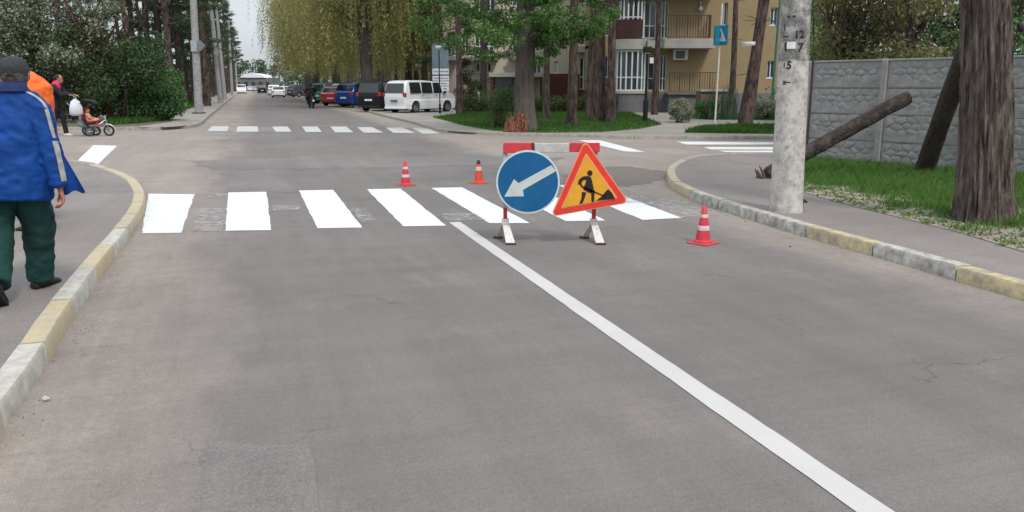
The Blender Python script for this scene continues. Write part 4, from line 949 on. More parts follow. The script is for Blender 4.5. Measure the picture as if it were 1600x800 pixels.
# ================================================================ APARTMENT BUILDINGS
WALL_Y = mat('ochre_render', (.27, .20, .112), rough=.9, var=.10, scale=.6, bump=.25, bscale=30)
WALL_C = mat('cream_render', (.45, .395, .31), rough=.9, var=.10, scale=.6, bump=.25, bscale=30)
PLINTH = mat('grey_plinth', (.135, .13, .135), rough=.9, var=.18, scale=2, bump=.5, bscale=20)
BRICKB = mat('brown_brick_facing', (.085, .03, .026), rough=.85, var=.3, scale=9, bump=.5, bscale=14)
SLAB = mat('pale_concrete_band', (.36, .335, .31), rough=.85, var=.12, scale=2, bump=.2)
UPVC = mat('white_window_frame', (.62, .63, .64), rough=.4, var=.05)
GLS = glassmat(); CURT = mat('curtain', (.42,.41,.38), var=.2, scale=3, stretch=(8,8,.4), rough=.9)
RAIL = mat('brown_railing', (.06, .035, .025), rough=.6, var=.2); DARKP = mat('dark_brown_panel', (.055,.025,.02), rough=.5, var=.2)
def wall(mb, x0, x1, z0, z1, y0, y1, holes):
    cl = lambda v, a, b: min(b, max(a, v)); xs = sorted({x0, x1, *[cl(h[0],x0,x1) for h in holes], *[cl(h[1],x0,x1) for h in holes]}); zs = sorted({z0, z1, *[cl(h[2],z0,z1) for h in holes], *[cl(h[3],z0,z1) for h in holes]})
    for j in range(len(zs)-1):
        run = None
        for i in range(len(xs)-1):
            cx, cz = (xs[i]+xs[i+1])/2, (zs[j]+zs[j+1])/2
            hole = any(h[0] < cx < h[1] and h[2] < cz < h[3] for h in holes)
            if not hole: mb.box(xs[i], xs[i+1], y0, y1, zs[j], zs[j+1])
def window(root, x0, x1, z0, z1, y, cols=2, trans=None, fr=.055, off=None, curtain=False, sill=True):
    """white frame with mullions set in an opening, glass behind it as its sub-part"""
    m = MB(); m.box(x0,x1,y,y+.07,z0,z0+fr).box(x0,x1,y,y+.07,z1-fr,z1).box(x0,x0+fr,y,y+.07,z0+fr,z1-fr).box(x1-fr,x1,y,y+.07,z0+fr,z1-fr)
    for k in range(1, cols): xc = x0+(x1-x0)*k/cols; m.box(xc-fr*.5, xc+fr*.5, y+.003, y+.067, z0+fr, z1-fr)
    if trans: zc = z0+(z1-z0)*trans; m.box(x0+fr, x1-fr, y+.006, y+.064, zc-fr*.5, zc+fr*.5)
    if sill: m.box(x0-.06, x1+.06, y-.16, y-.002, z0-.05, z0-.004)
    wdw = m.build('window', UPVC, root, off=off); xs = [x0+(x1-x0)*k/cols for k in range(cols+1)]
    for k in range(cols):
        MB().box(xs[k]+.02, xs[k+1]-.02, y+.03, y+.036, z0+.02, z1-.02).build('pane', GLS, wdw, off=off)
    if curtain: MB().box(x0+.05, x0+(x1-x0)*.45, y+.15, y+.16, z0+.02, z1-.02).build('curtain', CURT, root, off=off)
    return wdw
BY_ = 47.0
def bx(px): return V(px, 134, BY_).x
def bz(py): return V(1000, py, BY_).z
A = empty('apartment_building', (bx(1080), BY_, 0), 0, 'ochre rendered apartment building with balconies and glazed bay, at upper right', 'building'); AO = A.location.copy()
xL, xR = bx(935), bx(1330); st = bz(60)-bz(142); z1f = bz(143)                 # storey height
holes = []
zw = lambda k: z1f + k*st
def H(px0, px1, py0, py1, k=0): return (bx(px0), bx(px1), bz(py1)+k*st, bz(py0)+k*st)
wins = []
for k in range(0, 4):
    wins += [('w', H(1197,1209,95,122,k)), ('w', H(1255,1275,95,122,k))]
    if k >= 1: wins.append(('w', H(1125,1131,88,122,k)))
    wins += [('d', H(1030,1041,86,142,k)), ('d', H(1003,1022,86,142,k)), ('s', H(943,956,88,138,k))]
holes = [h for _, h in wins]
m = MB(); wall(m, xL, xR, z1f-.1, z1f+st*4.3, BY_, BY_+.35, [h for h in holes if h[3] < z1f+st*4.2]); m.box(xL, xR, BY_+9, BY_+9.3, 0, z1f+st*4.3); m.box(xL, xL+.3, BY_+.35, BY_+9, 0, z1f+st*4.3); m.box(xR-.3, xR, BY_+.35, BY_+9, 0, z1f+st*4.3)
m.build('wall', WALL_Y, A, off=AO)
m = MB(); ph = [H(963,968,153,170), H(984,991,153,173), H(1008,1014,155,172), H(1028,1031,156,171)]; wall(m, xL-.05, xR+.05, -.05, z1f-.1, BY_-.06, BY_+.3, ph); m.build('plinth', PLINTH, A, off=AO)
for h in ph: window(A, h[0]+.01, h[1]-.01, h[2]+.01, h[3]-.01, BY_+.06, 1, off=AO, sill=False)
for kd, h in wins:
    if h[3] > z1f+st*4.2: continue
    window(A, h[0]+.004, h[1]-.004, h[2]+.004, h[3]-.004, BY_+.14, 1 if kd == 'w' and h[1]-h[0] < .3 else 2, None if kd == 'w' else .35, off=AO, sill=kd == 'w', curtain=(kd != 'w' and h[2] > 2))
for k in range(5):
    m = MB().box(xL, xR, BY_+.35, BY_+9, z1f-.2+k*st, z1f+k*st); m.build('floor_slab', PLINTH, A, off=AO)
MB().box(xL+.1, xR-.1, BY_+3, BY_+3.1, .1, z1f+st*4.2).build('inner_wall', WALL_C, A, off=AO)
MB().box(xL-.4, xR+.4, BY_-.6, BY_+9.8, z1f+st*4.32, z1f+st*4.32+.3).build('roof', PLINTH, A, off=AO)
# glazed bay, curved: lower storey of white mullioned glass, dark curved balcony panel above, pale slab between
bc = Vector((bx(986), BY_, 0)); br = (bx(1006)-bx(958))/2
def arc(r_, z, a0=180, a1=360, n=12, cx=None): return [Vector(((cx if cx is not None else bc.x)+r_*math.cos(math.radians(a0+(a1-a0)*i/n)), BY_ + r_*.8*math.sin(math.radians(a0+(a1-a0)*i/n)), z)) for i in range(n+1)]
def slab(z0, z1, r_, x1, name='balcony_slab', m_=None):
    P = arc(r_, z0); P = P + [Vector((x1, BY_-.75, z0)), Vector((x1, BY_-.01, z0))] if x1 else P; return MB().prism(P, (0,0,z1-z0)).build(name, m_ or SLAB, A, off=AO)
bc.x = bx(984)
for k in range(3):
    z0 = bz(78)+k*st; z1 = bz(62)+k*st
    slab(z0, z1, br*1.22, None)
    MB().cbox(bx(1029), bx(1106), BY_-1.25, BY_-.01, bz(77)+k*st, bz(62.5)+k*st, .02).build('balcony_slab', SLAB, A, off=AO)
    MB().box(bx(1006), bx(1029.2), BY_-.9, BY_-.01, bz(76)+k*st, bz(64)+k*st).build('balcony_slab', SLAB, A, off=AO)
slab(bz(146), bz(142), br*1.12, None, 'bay_base', SLAB)
slab(-.05, bz(146.2), br*1.02, None, 'bay_plinth', PLINTH)
def bay(z0, z1, r_, n=8, trans=.33):
    P0 = arc(r_, z0, n=n); P1 = arc(r_, z1, n=n)
    m = MB(); [m.tube([P0[i], P1[i]], .055, 4) for i in range(n+1)]; m.tube(P0, .06, 4); m.tube(P1, .06, 4); m.tube([p.lerp(q, trans) for p, q in zip(P0, P1)], .045, 4); w_ = m.build('bay_window', UPVC, A, off=AO)
    for i in range(n):
        s_ = (P0[i]-Vector((bc.x,BY_,P0[i].z))).normalized()*-.03
        MB().add([P0[i]+s_, P0[i+1]+s_, P1[i+1]+s_, P1[i]+s_], [(0,1,2,3)]).build('pane', GLS, w_, off=AO)
bay(bz(141), bz(80), br*.95); 
for k in (1,2): bay(bz(141)+k*st, bz(80)+k*st, br*.80, trans=.5)
def railing(pts, z, h, name='railing', sp=.14, m_=RAIL):
    m = MB(); m.tube([p+Vector((0,0,z+h)) for p in pts], .025, 5); m.tube([p+Vector((0,0,z+.08)) for p in pts], .02, 5)
    for a, b in zip(pts[:-1], pts[1:]):
        n = max(1, int((b-a).length/sp))
        for i in range(n):
            p = a.lerp(b, i/n); big = i % 4 == 0; w_ = .03 if big else .014; m.box(p.x-w_, p.x+w_, p.y-.012, p.y+.012, z+.08, z+h)
    return m.build(name, m_, A, off=AO)
for k in range(1, 4):
    z = bz(62)+(k-1)*st
    P = arc(br*1.16, 0, 185, 300, 10); Q = MB(); vs = [p+Vector((0,0,z+.05)) for p in P]+[p+Vector((0,0,z+1.05)) for p in P]; n = len(P)
    Q.add(vs+[v+Vector((0,.03,0)) for v in vs], [(i,i+1,n+i+1,n+i) for i in range(n-1)]+[(2*n+i,3*n+i,3*n+i+1,2*n+i+1) for i in range(n-1)]+[(n+i,n+i+1,3*n+i+1,3*n+i) for i in range(n-1)]).build('balcony_panel', DARKP, A, off=AO)
    railing([Vector((bx(1031),BY_-1.18,0)), Vector((bx(1092),BY_-1.18,0)), Vector((bx(1099),BY_-1.0,0)), Vector((bx(1102),BY_-.05,0))], z, 1.25)
railing([Vector((bx(1040),BY_-1.1,0)), Vector((bx(1117),BY_-1.1,0))], z1f-.05, 1.1)
MB().box(bx(1038), bx(1119), BY_-1.2, BY_-.062, z1f-.17, z1f-.05).build('balcony_slab', PLINTH, A, off=AO)
MB().box(bx(1041), bx(1117), BY_-1.05, BY_-.065, -.05, z1f-.18).build('balcony_base', PLINTH, A, off=AO)
MB().cbox(bx(1049), bx(1071), BY_-.35, BY_-.01, bz(94), bz(77.5)+.0, .02).build('air_conditioner', UPVC, A, off=AO); MB().cbox(bx(1052), bx(1066), BY_-.37, BY_-.352, bz(92), bz(80), .005).build('fan_grille', PLINTH, A, off=AO)
m = MB(); m.ball((bx(1088), BY_-.15, bz(14)), .13, 12, 8); m.box(bx(1087.5), bx(1088.5), BY_-.1, BY_-.002, bz(14), bz(2)); m.build('wall_lamp', UPVC, A, off=AO)
# low planter and steps wall in brownish stone with a pale coping
PLB = mat('brownish_stone', (.15,.10,.085), var=.25, scale=6, bump=.6, bscale=20)
w1 = MB().box(bx(1094)*.93, bx(1142)*.93, 43.4, 44.6, 0, 1.25).build('garden_wall', PLB); tag(w1, 'low brown stone planter wall with pale coping before the ochre building', 'wall')
MB().box(bx(1093)*.93, bx(1143)*.93, 43.3, 44.7, 1.253, 1.36).build('coping', SLAB, w1)
# left wing
CY = 60.0
def cx_(px): return V(px, 134, CY).x
def cz_(py): return V(820, py, CY).z
B = empty('apartment_building', (cx_(840), CY, 0), 0, 'cream apartment wing with white windows and dark brown ground floor, behind the green tree', 'building'); BO = B.location.copy()
def HB(px0, px1, py0, py1): return (cx_(px0), cx_(px1), cz_(py1), cz_(py0))
hb = [HB(742,772,50,87), HB(742,775,-35,18), HB(744,768,98,113), HB(722,733,52,84), HB(832,846,97,118), HB(866,874,40,60), HB(905,919,24,70), HB(905,918,90,140), HB(905,919,-50,5), HB(866,874,-40,-20), HB(800,828,40,84), HB(800,828,-40,10), HB(866,872,96,114), HB(700,712,50,86), HB(786,792,104,150)]
x0, x1 = cx_(690), cx_(957)
m = MB(); wall(m, x0, x1, cz_(115), 13.5, CY, CY+.3, hb); m.box(x0,x1,CY+9,CY+9.3,0,13.5).box(x0,x0+.3,CY+.3,CY+9,0,13.5); m.build('wall', WALL_C, B, off=BO)
m = MB(); wall(m, cx_(851), x1, -.05, cz_(115)-.003, CY-.06, CY+.3, [h for h in hb if h[2] < cz_(116)]); m.build('ground_floor_facing', BRICKB, B, off=BO); m = MB(); wall(m, x0, cx_(851)-.003, -.05, cz_(115)-.003, CY-.04, CY+.3, [h for h in hb if h[2] < cz_(116)]); m.build('wall', WALL_C, B, off=BO)
for i, h in enumerate(hb): window(B, h[0]+.004, h[1]-.004, h[2]+.004, h[3]-.004, CY+.12, 4 if h[1]-h[0] > 1.1 else 2, .4 if h[3]-h[2] > 1.3 else None, off=BO, curtain=i % 2 == 0, fr=.07)
MB().box(x0+.1,x1-.1,CY+3,CY+3.1,.1,13.4).build('inner_wall', WALL_C, B, off=BO); MB().box(x0-.4,x1+.4,CY-.6,CY+9.6,13.52,13.8).build('roof', PLINTH, B, off=BO)
for (a, b, t, bt, d) in ((735,777,88,96,1.1),(900,921,72,83,.9),(690,716,88,95,.8),(796,832,86,94,.9)): MB().cbox(cx_(a),cx_(b),CY-d,CY-.003,cz_(bt),cz_(t),.02).build('balcony_slab', SLAB, B, off=BO)
MB().cbox(cx_(765),cx_(845),CY-2.2,CY-.063,cz_(121),cz_(114.5),.02).build('entrance_canopy', SLAB, B, off=BO)
for px in (768, 842): MB().box(cx_(px),cx_(px)+.2,CY-2.1,CY-1.9,-.05,cz_(121.2)).build('canopy_column', BRICKB, B, off=BO)
MB().box(cx_(770),cx_(800),CY-.1,CY-.062,0,2.2).build('dark_entrance', GLS, B, off=BO)
# distant low building across the end of the street
p = V(381,134,265); fb = empty('low_building', (V(396,134,265).x, 265, 0), 0, 'low grey building with white roof closing the far end of the street', 'building')
MB().box(-9,6,0,8,-.1,4.1).build('wall', mat('far_grey_wall', (.13,.125,.12), var=.3, scale=.8), fb); [MB().box(x,x+1.2,-.05,-.005,1.2,2.8).build('window', GLS, fb) for x in (-7.8,-5.4,-3.0,-.6,1.8,4.0)]; MB().prism([(-4.2,-.4,4.11),(4.0,-.4,4.11),(3.0,-.4,5.0),(0,-.4,5.5),(-3.0,-.4,5.1)], (0,8.8,0)).build('roof', mat('far_white_roof', (.62,.64,.66)), fb)
# ================================================================ LAMPS, SIGNS, POLES
BLKM = mat('black_painted_metal', (.012,.014,.013), rough=.45, var=.2); TEAL = mat('teal_painted_metal', (.05,.15,.14), rough=.5, var=.2); GLOBE = mat('opal_globe', (.72,.70,.66), rough=.35, var=.05)
def lamp(px, py_top, Y, label, two=False, h=None):
    x = V(px,200,Y).x; top = V(px,py_top,Y).z; r = empty('street_lamp', (x, Y, .06), 0, label, 'street lamp', 'globe lamps beside the parked cars'); top -= .06
    MB().tube([(0,0,0),(0,0,.5),(0,0,.52),(0,0,top-.25)], [.06,.06,.035,.03], 10).build('lamp_post', BLKM, r, smooth=40)
    for dx in ((-.3,.3) if two else (0,)):
        if two: MB().tube([(0,0,top-.45),(dx,0,top-.42),(dx,0,top-.2)], .02, 6).build('arm', BLKM, r)
        g = MB().ball((dx,0,top-.1), (.2,.2,.15), 16, 9).build('globe', GLOBE, r, smooth=True); MB().lathe([(.21,top-.03),(.12,top+.06),(0,top+.08)], 16, c=(dx,0,0)).build('lamp_cap', BLKM, r, smooth=True)
lamp(688, 70, 45, 'tall single globe lamp in front of the white notice board')
lamp(637, 83, 62, 'single globe lamp right of the thick willow trunk')
lamp(661, 99, 64, 'twin globe lamp between the willows and the notice board', True)
r = empty('street_lamp', G(1008,191,.06), 0, 'black lamp post with boxy lantern on the lawn before the glazed bay', 'street lamp'); k_ = r.location.y; tz_ = V(1008,72,k_).z-.06
MB().tube([(0,0,0),(0,0,.9),(0,0,.92),(0,0,tz_-.25)], [.10,.10,.055,.05], 12).build('lamp_post', BLKM, r, smooth=40); MB().cbox(-.17,.17,-.17,.17,tz_-.26,tz_-.02,.03).build('lantern', BLKM, r); MB().box(-.10,.10,-.10,.10,tz_-.30,tz_-.262).build('diffuser', GLOBE, r)
MB().cbox(.1,.26,-.01,.02,V(1013,99,k_).z-.06,V(1013,90,k_).z-.06,.004).build('notice_plate', UPVC, r); MB().cbox(.06,.10,-.02,.02,1.7,1.78,.004).build('plate_clip', BLKM, r)
# notice board: grey head panel over four white slats
nb = P_(690,50,.06); r = empty('notice_board', nb, 0, 'tall notice board with grey head panel over white printed slats beside the minivan', 'notice board'); W_ = .5
f_ = lambda py: V(690,py,50).z-.06
MB().cbox(-W_,W_,-.03,.03,f_(106),f_(68),.01).build('head_panel', mat('blue_grey_panel', (.12,.16,.18), var=.2), r)
LET = mat('grey_print', (.08,.09,.11))
for a, b in ((116.5,107),(126,118.5),(134,127),(142,135),(147.5,143)):
    sl = MB().cbox(-W_,W_,-.03,.03,f_(a),f_(b),.008).build('white_slat', mat('pale_panel', (.50,.52,.54), var=.1), r); mm = MB(); x = -W_+.08
    while x < W_-.12: wd = random.uniform(.03,.11); mm.box(x, x+wd, -.034, -.031, (f_(a)+f_(b))/2-.035, (f_(a)+f_(b))/2+.035); x += wd+.035
    mm.build('lettering', LET, sl)
for sx in (-.45,.45): MB().box(sx-.03,sx+.03,.031,.08,0,f_(66)).build('board_post', BLKM, r)
# pedestrian crossing sign on the white pole
pl = G(1117,193,.066); r = empty('crossing_sign', pl, 0, 'blue pedestrian crossing sign on a slim white pole by the right corner lawn', 'road sign'); yy = pl.y
MB().tube([(0,0,0),(.05,0,V(1120,8,yy).z)], .035, 8).build('sign_pole', mat('pale_pole_paint', (.55,.52,.46), var=.15, scale=8), r, smooth=40)
za, zb_ = V(1120,40,yy).z-.06, V(1120,71,yy).z-.06; zc = (za+zb_)/2; hs_ = (za-zb_)/2; rot = Matrix.Rotation(math.radians(-50), 4, 'Z') @ Matrix.Rotation(0,4,'X'); hw = hs_*.88
SBL = mat('sign_teal_blue', (.012,.17,.27), rough=.4); 
rot = Matrix.Translation((.04,-.06,zc)) @ Matrix.Rotation(math.radians(-50), 4, 'Z')
MB().cbox(-hw,hw,-.012,.012,-hs_,hs_,.006,rot).build('sign_plate', SBL, r)
m = MB(); m.prism([rot @ Vector(q) for q in ((-hw*.8,-.016,-hs_*.62),(hw*.8,-.016,-hs_*.62),(0,-.016,hs_*.75))], rot.to_3x3() @ Vector((0,.003,0))); tri_ = m.build('white_triangle', SWHITE, r)
m = MB(); e3 = rot.to_3x3() @ Vector((0,.003,0)); 
for q in ([(-.02,.10),(.02,.10),(.035,-.02),(.0,-.03),(-.035,-.02)], [(-.03,-.02),(0,-.03),(-.05,-.20),(-.08,-.19)], [(.0,-.03),(.03,-.02),(.09,-.19),(.06,-.20)], [(.04*math.cos(t),.14+.04*math.sin(t)) for t in [i*PI/4 for i in range(8)]]): m.prism([rot @ Vector((x*hw*2.2,-.020,z*hs_*2.2)) for x, z in q], e3)
m.build('walker_pictogram', BLACK, tri_)
rot2 = Matrix.Translation((.04,-.06,zc)) @ Matrix.Rotation(math.radians(40), 4, 'Z')
MB().cbox(-hw+.02,hw-.02,.03,.05,-hs_,hs_,.006,rot2).build('second_plate', SBL, r)
# teal pole with street lamp arm and cabinet near the right pole
r = empty('street_lamp', P_(1203,38.5), 0, 'thin teal lamp pole with pale box, just left of the concrete pole', 'street lamp')
MB().tube([(0,0,0),(.1,0,6)], [.07,.05], 10).build('lamp_post', TEAL, r, smooth=40); MB().cbox(.08,.3,-.1,.1,.8,1.25,.02).build('meter_box', mat('pale_green_box', (.3,.38,.36)), r); MB().tube([(.06,0,4.1),(-.3,-.1,4.5),(-.45,-.15,4.55)], .025, 6).build('arm', TEAL, r)
# ---- concrete poles down the left kerb
def cpole(p, h, r0, lean, label, group=None):
    r = empty('utility_pole', p, 0, label, 'utility pole', group); m = MB(); n = 8
    m.tube([(lean*h*i/n, 0, h*i/n) for i in range(n+1)], [r0*(1-.35*i/n) for i in range(n+1)], 18).build('shaft', M_POLE_D, r, smooth=40); return r
p = G(311,177,.12); lp = cpole(p, 10, .215, .03, 'thickest grey concrete pole on the far left pavement, with small sign backs')
MB().cbox(-.28,.28,-.28,.28,0,.05,.02).build('pole_collar', BARK_DARK, lp)
yy = p.y; zz = V(310,73,yy).z-.12; sx = .03*zz
MB().cbox(sx-.16,sx+.16,-.27,-.25,zz-.25,zz+.3,.005).build('sign_back', mat('zinc_sign_back', (.32,.33,.36), rough=.5), lp)
MB().prism([(sx+.18,-.24,zz-.22),(sx+.36,-.24,zz-.22),(sx+.6,-.24,zz+.05),(sx+.36,-.24,zz+.3),(sx+.18,-.24,zz+.3)], (0,.015,0)).build('sign_back', mat('grey_sign_back', (.17,.17,.18), rough=.5), lp)
i = 0; poles = [lp]
for (px, py, h, r0, ln, lab) in ((345,161,11,.22,-.03,'second concrete pole down the left kerb, leaning slightly left'),(352,156.5,11,.19,-.025,'third thinner pole down the left kerb, close behind the second'),(363,149,11,.22,.02,'fourth pole down the left kerb, near the white van far away'),(371,145,10,.2,0,'fifth, farthest pole down the left kerb')):
    poles.append(cpole(G(px,py,.1), h, r0, ln, lab))
cpole(P_(441,120,.0), 8, .16, .0, 'thin pale pole on the right of the far street by the white cars')
for (a, b) in ((0,1),(1,3)):
    for dz, dx, wh in ((0,0,'upper'),(-.5,.3,'lower')):
        p0 = poles[a].location + Vector((-.3+dx,0,8.9+dz)); p1 = poles[b].location + Vector((-.3+dx,0,9.6+dz)); P = [p0.lerp(p1, t/10) - Vector((0,0,1.2*math.sin(PI*t/10))) for t in range(11)]
        tag(MB().tube(P, .012, 4).build('overhead_cable', BLKM), wh + ' thin black cable sagging from the ' + ('thickest left pole to the second pole' if a == 0 else 'second left pole to the fourth pole'), 'cable', 'overhead cables on the left poles')
# old board fence behind the pedestrians at far left
FW = mat('weathered_fence_board', (.085,.07,.06), var=.3, scale=6, stretch=(1,1,.3), bump=.4)
p0 = Vector((V(-60,200,33).x, 32.5, .1)); p1 = Vector((V(128,200,34.5).x, 34.5, .1)); fr_ = empty('board_fence', p0, math.atan2((p1-p0).y,(p1-p0).x), 'weathered brown board fence behind the pram pusher at far left', 'fence'); Ln = (p1-p0).length; n = int(Ln/.14)
random.seed(2); bm_ = None
for i in range(n):
    if bm_ is None: o = MB().cbox(0,.125,-.012,.012,.05,1.75,.004).build('fence_board', FW, fr_); bm_ = o.data
    else: o = link('fence_board', bm_, fr_)
    o.location = (i*.14, random.uniform(-.01,.01), random.uniform(-.03,.03))
for x in (.3, Ln*.5, Ln-.3): MB().box(x-.05,x+.05,.015,.1,0,1.95).build('fence_post', mat('grey_post', (.25,.25,.26)), fr_)
# ================================================================ VEHICLES
TYRE = mat('tyre_rubber', (.012,.012,.012), rough=.85); RIM = mat('alloy_rim', (.30,.30,.31), rough=.35, metal=.6); CGL = glassmat('car_glass', (.012,.016,.018)); TRIM = mat('black_trim', (.015,.015,.016), rough=.55)
TAIL = mat('tail_lamp_red', (.40,.012,.012), rough=.25, spec=.6); HEAD = mat('head_lamp_clear', (.6,.62,.65), rough=.15, spec=.8); PLATE = mat('plate_white', (.62,.63,.63), rough=.4)
def paint(name, c):
    m = mat('paint_'+name, c, rough=.25, var=.04, spec=.6 if max(c) > .1 else .3); m.node_tree.nodes['Principled BSDF'].inputs['Coat Weight'].default_value = .25 if max(c) > .1 else 0; return m
SHAPES = {  # x forward, z; rear to front over the roof; belt z, window bounds
 'mpv': dict(L=4.35, W=1.80, H=1.80, wb=2.7, r=.32, top=[(-.49,.30),(-.5,.42),(-.497,.56),(-.482,.72),(-.462,.88),(-.445,.95),(-.41,.985),(-.33,1.0),(-.1,1.0),(.03,.985),(.10,.95),(.30,.67),(.32,.64),(.42,.585),(.475,.51),(.497,.41),(.5,.28)], belt=.60, rw=(-.484,-.462), ws=(.11,.29), sw=[(-.40,-.20),(-.18,.02),(.04,.20)]),
 'hatch': dict(L=4.0, W=1.72, H=1.47, wb=2.5, r=.30, top=[(-.5,.40),(-.5,.62),(-.46,.68),(-.39,.93),(-.34,.985),(-.1,1.0),(.02,.985),(.08,.95),(.23,.66),(.25,.63),(.44,.55),(.49,.42),(.5,.25)], belt=.64, rw=(-.455,-.395), ws=(.09,.22), sw=[(-.32,-.11),(-.09,.135)]),
 'sedan': dict(L=4.5, W=1.76, H=1.46, wb=2.65, r=.31, top=[(-.5,.38),(-.5,.62),(-.48,.68),(-.36,.70),(-.24,.95),(-.18,.99),(-.05,1.0),(.06,.98),(.11,.95),(.25,.66),(.27,.63),(.45,.55),(.49,.42),(.5,.25)], belt=.65, rw=(-.355,-.245), ws=(.12,.24), sw=[(-.25,-.07),(-.05,.15)]),
 'suv': dict(L=4.5, W=1.85, H=1.68, wb=2.65, r=.36, top=[(-.5,.40),(-.5,.62),(-.475,.68),(-.43,.94),(-.39,.99),(-.1,1.0),(.05,.985),(.10,.95),(.24,.66),(.26,.63),(.45,.57),(.49,.44),(.5,.28)], belt=.63, rw=(-.472,-.434), ws=(.11,.23), sw=[(-.38,-.14),(-.12,.14)])}
def car(kind, loc, hd, cm, label, name='parked_car', cat='car', group=None, plate=True, dark_low=True, scale=1.):
    S = SHAPES[kind]; Lc, W, H_, wb, rw = S['L'], S['W'], S['H'], S['wb'], S['r']; root = empty(name, loc, math.atan2(hd[1], hd[0]), label, cat, group); root.scale = (scale,)*3
    top = [(x*Lc, z*H_) for x, z in S['top']]; zb = .20; bot = []
    for wx in (wb/2, -wb/2):                            # front arch then rear arch along the sill
        ar = rw+.06
        a0 = math.asin(min(1, (zb-rw)/ar)) if abs(zb-rw) < ar else 0
        for k in range(9): th = a0 + (PI-2*a0)*k/8; bot.append((wx+ar*math.cos(th), rw+ar*math.sin(th)))
    poly = top + [(.49*Lc, zb+.02)] + bot + [(-.49*Lc, zb+.05)]
    bz_ = S['belt']*H_
    def hw(z, inset=0.): t = max(0, (z-bz_)/(H_-bz_)); return W/2 - .015 - .17*t**1.15 - .05*max(0, (.45-z)/.45) - inset
    cx0 = lambda x, f: x*f
    layers = [(-1, .0, 1.), (-1, .055, 0.), ]
    vs = []; n = len(poly); cz = .55*H_
    def layer(sgn, ins, shrink):
        out = []
        for x, z in poly:
            xx = x*(1-.018*shrink) ; zz = z - (.012*shrink if z > .8*H_ else 0)
            k_ = abs(x)/(Lc/2); corner = .07*max(0, (k_-.86)/.14)**2
            out.append((xx, sgn*(hw(z)-ins-corner), zz))
        return out
    Ls = [layer(-1,0,1.5), layer(-1,.05,0), layer(-1, .35, -.3), layer(1,.35,-.3), layer(1,.05,0), layer(1,0,1.5)]
    for l_ in Ls: vs += l_
    fs = []
    for a in range(5):
        for i in range(n): i2 = (i+1) % n; fs.append((a*n+i, a*n+i2, (a+1)*n+i2, (a+1)*n+i))
    tri = tessellate_polygon([[Vector((x, z, 0)) for x, z in poly]])
    for t in tri: fs.append(tuple(t)); fs.append(tuple(q+5*n for q in t)[::-1])
    body = MB().add(vs, fs).build('body', cm, root, smooth=32)
    def topz(x):
        for (xa, za), (xb, zb2) in zip(top[:-1], top[1:]):
            if xa <= x <= xb and xb > xa: return za+(zb2-za)*(x-xa)/(xb-xa)
        return H_
    # side windows
    for sgn in (-1, 1):
        for (a, b) in S['sw']:
            x0, x1 = a*Lc, b*Lc; z0 = bz_+.02; zt0 = min(topz(x0)-.09, H_*.945); zt1 = min(topz(x1)-.09, H_*.945)
            q = [(x0, z0), (x1, z0), (x1, max(z0+.04, zt1)), ((x0+x1)/2, min(H_*.945, max(zt0, zt1))), (x0+.02, zt0)]
            if kind in ('hatch','sedan','suv') or a > 0:
                if zt1 < H_*.9: q[2] = (x1, max(z0+.03, zt1)); q[3] = (x1-(H_*.945-zt1)*.55, H_*.94)
                if zt0 < H_*.9: q[4] = (x0, zt0)
            P = [Vector((x, sgn*(hw(z)+.006), z)) for x, z in q]; MB().prism(P, (0, -sgn*.02, 0)).build('side_window', CGL, root)
        MB().cbox(-wb/2-.0+rw+.1, wb/2-rw-.1, sgn*(W/2-.06)-.02, sgn*(W/2-.06)+.035*1, .19, .27, .008).build('sill', TRIM, root)
        MB().cbox(S['ws'][1]*Lc-.32, S['ws'][1]*Lc-.14, sgn*(W/2)+(-.02 if sgn > 0 else -.14), sgn*(W/2)+(.14 if sgn > 0 else .02), bz_+.0, bz_+.13, .03).build('mirror', TRIM, root)
        for x in (S['sw'][0][1]*Lc+.05, (S['sw'][-1][0])*Lc+.12): MB().cbox(x, x+.16, sgn*(W/2-.012)-.012, sgn*(W/2-.012)+.012, bz_-.13, bz_-.10, .004).build('door_handle', TRIM, root)
    def slanted(x0, z0, x1, z1, name, m_, ww=.9, out=.006, nx=-1):
        d = Vector((x1-x0, 0, z1-z0)); nn = Vector((-d.z, 0, d.x)).normalized(); nn = nn if nn.x*nx > 0 else -nn
        a, b = hw(z0)*ww, hw(z1)*ww; o = nn*out
        P = [Vector((x0,-a,z0))+o, Vector((x0,a,z0))+o, Vector((x1,b,z1))+o, Vector((x1,-b,z1))+o]; return MB().prism(P, -nn*.012).build(name, m_, root)
    def seg(x0, x1, f0, f1):                             # window lying on the silhouette between two lengths
        return slanted
    rx0, rx1 = S['rw'][0]*Lc, S['rw'][1]*Lc
    if kind == 'mpv': slanted(-.4925*Lc, .61*H_, -.4605*Lc, .905*H_, 'rear_window', CGL, .84, .035)
    else: slanted(rx0, topz(rx0), rx1, topz(rx1), 'rear_window', CGL, .86, .022)
    fx0, fx1 = S['ws'][1]*Lc, S['ws'][0]*Lc; slanted(fx0, topz(fx0), fx1, topz(fx1), 'windscreen', CGL, .88, .02, 1)
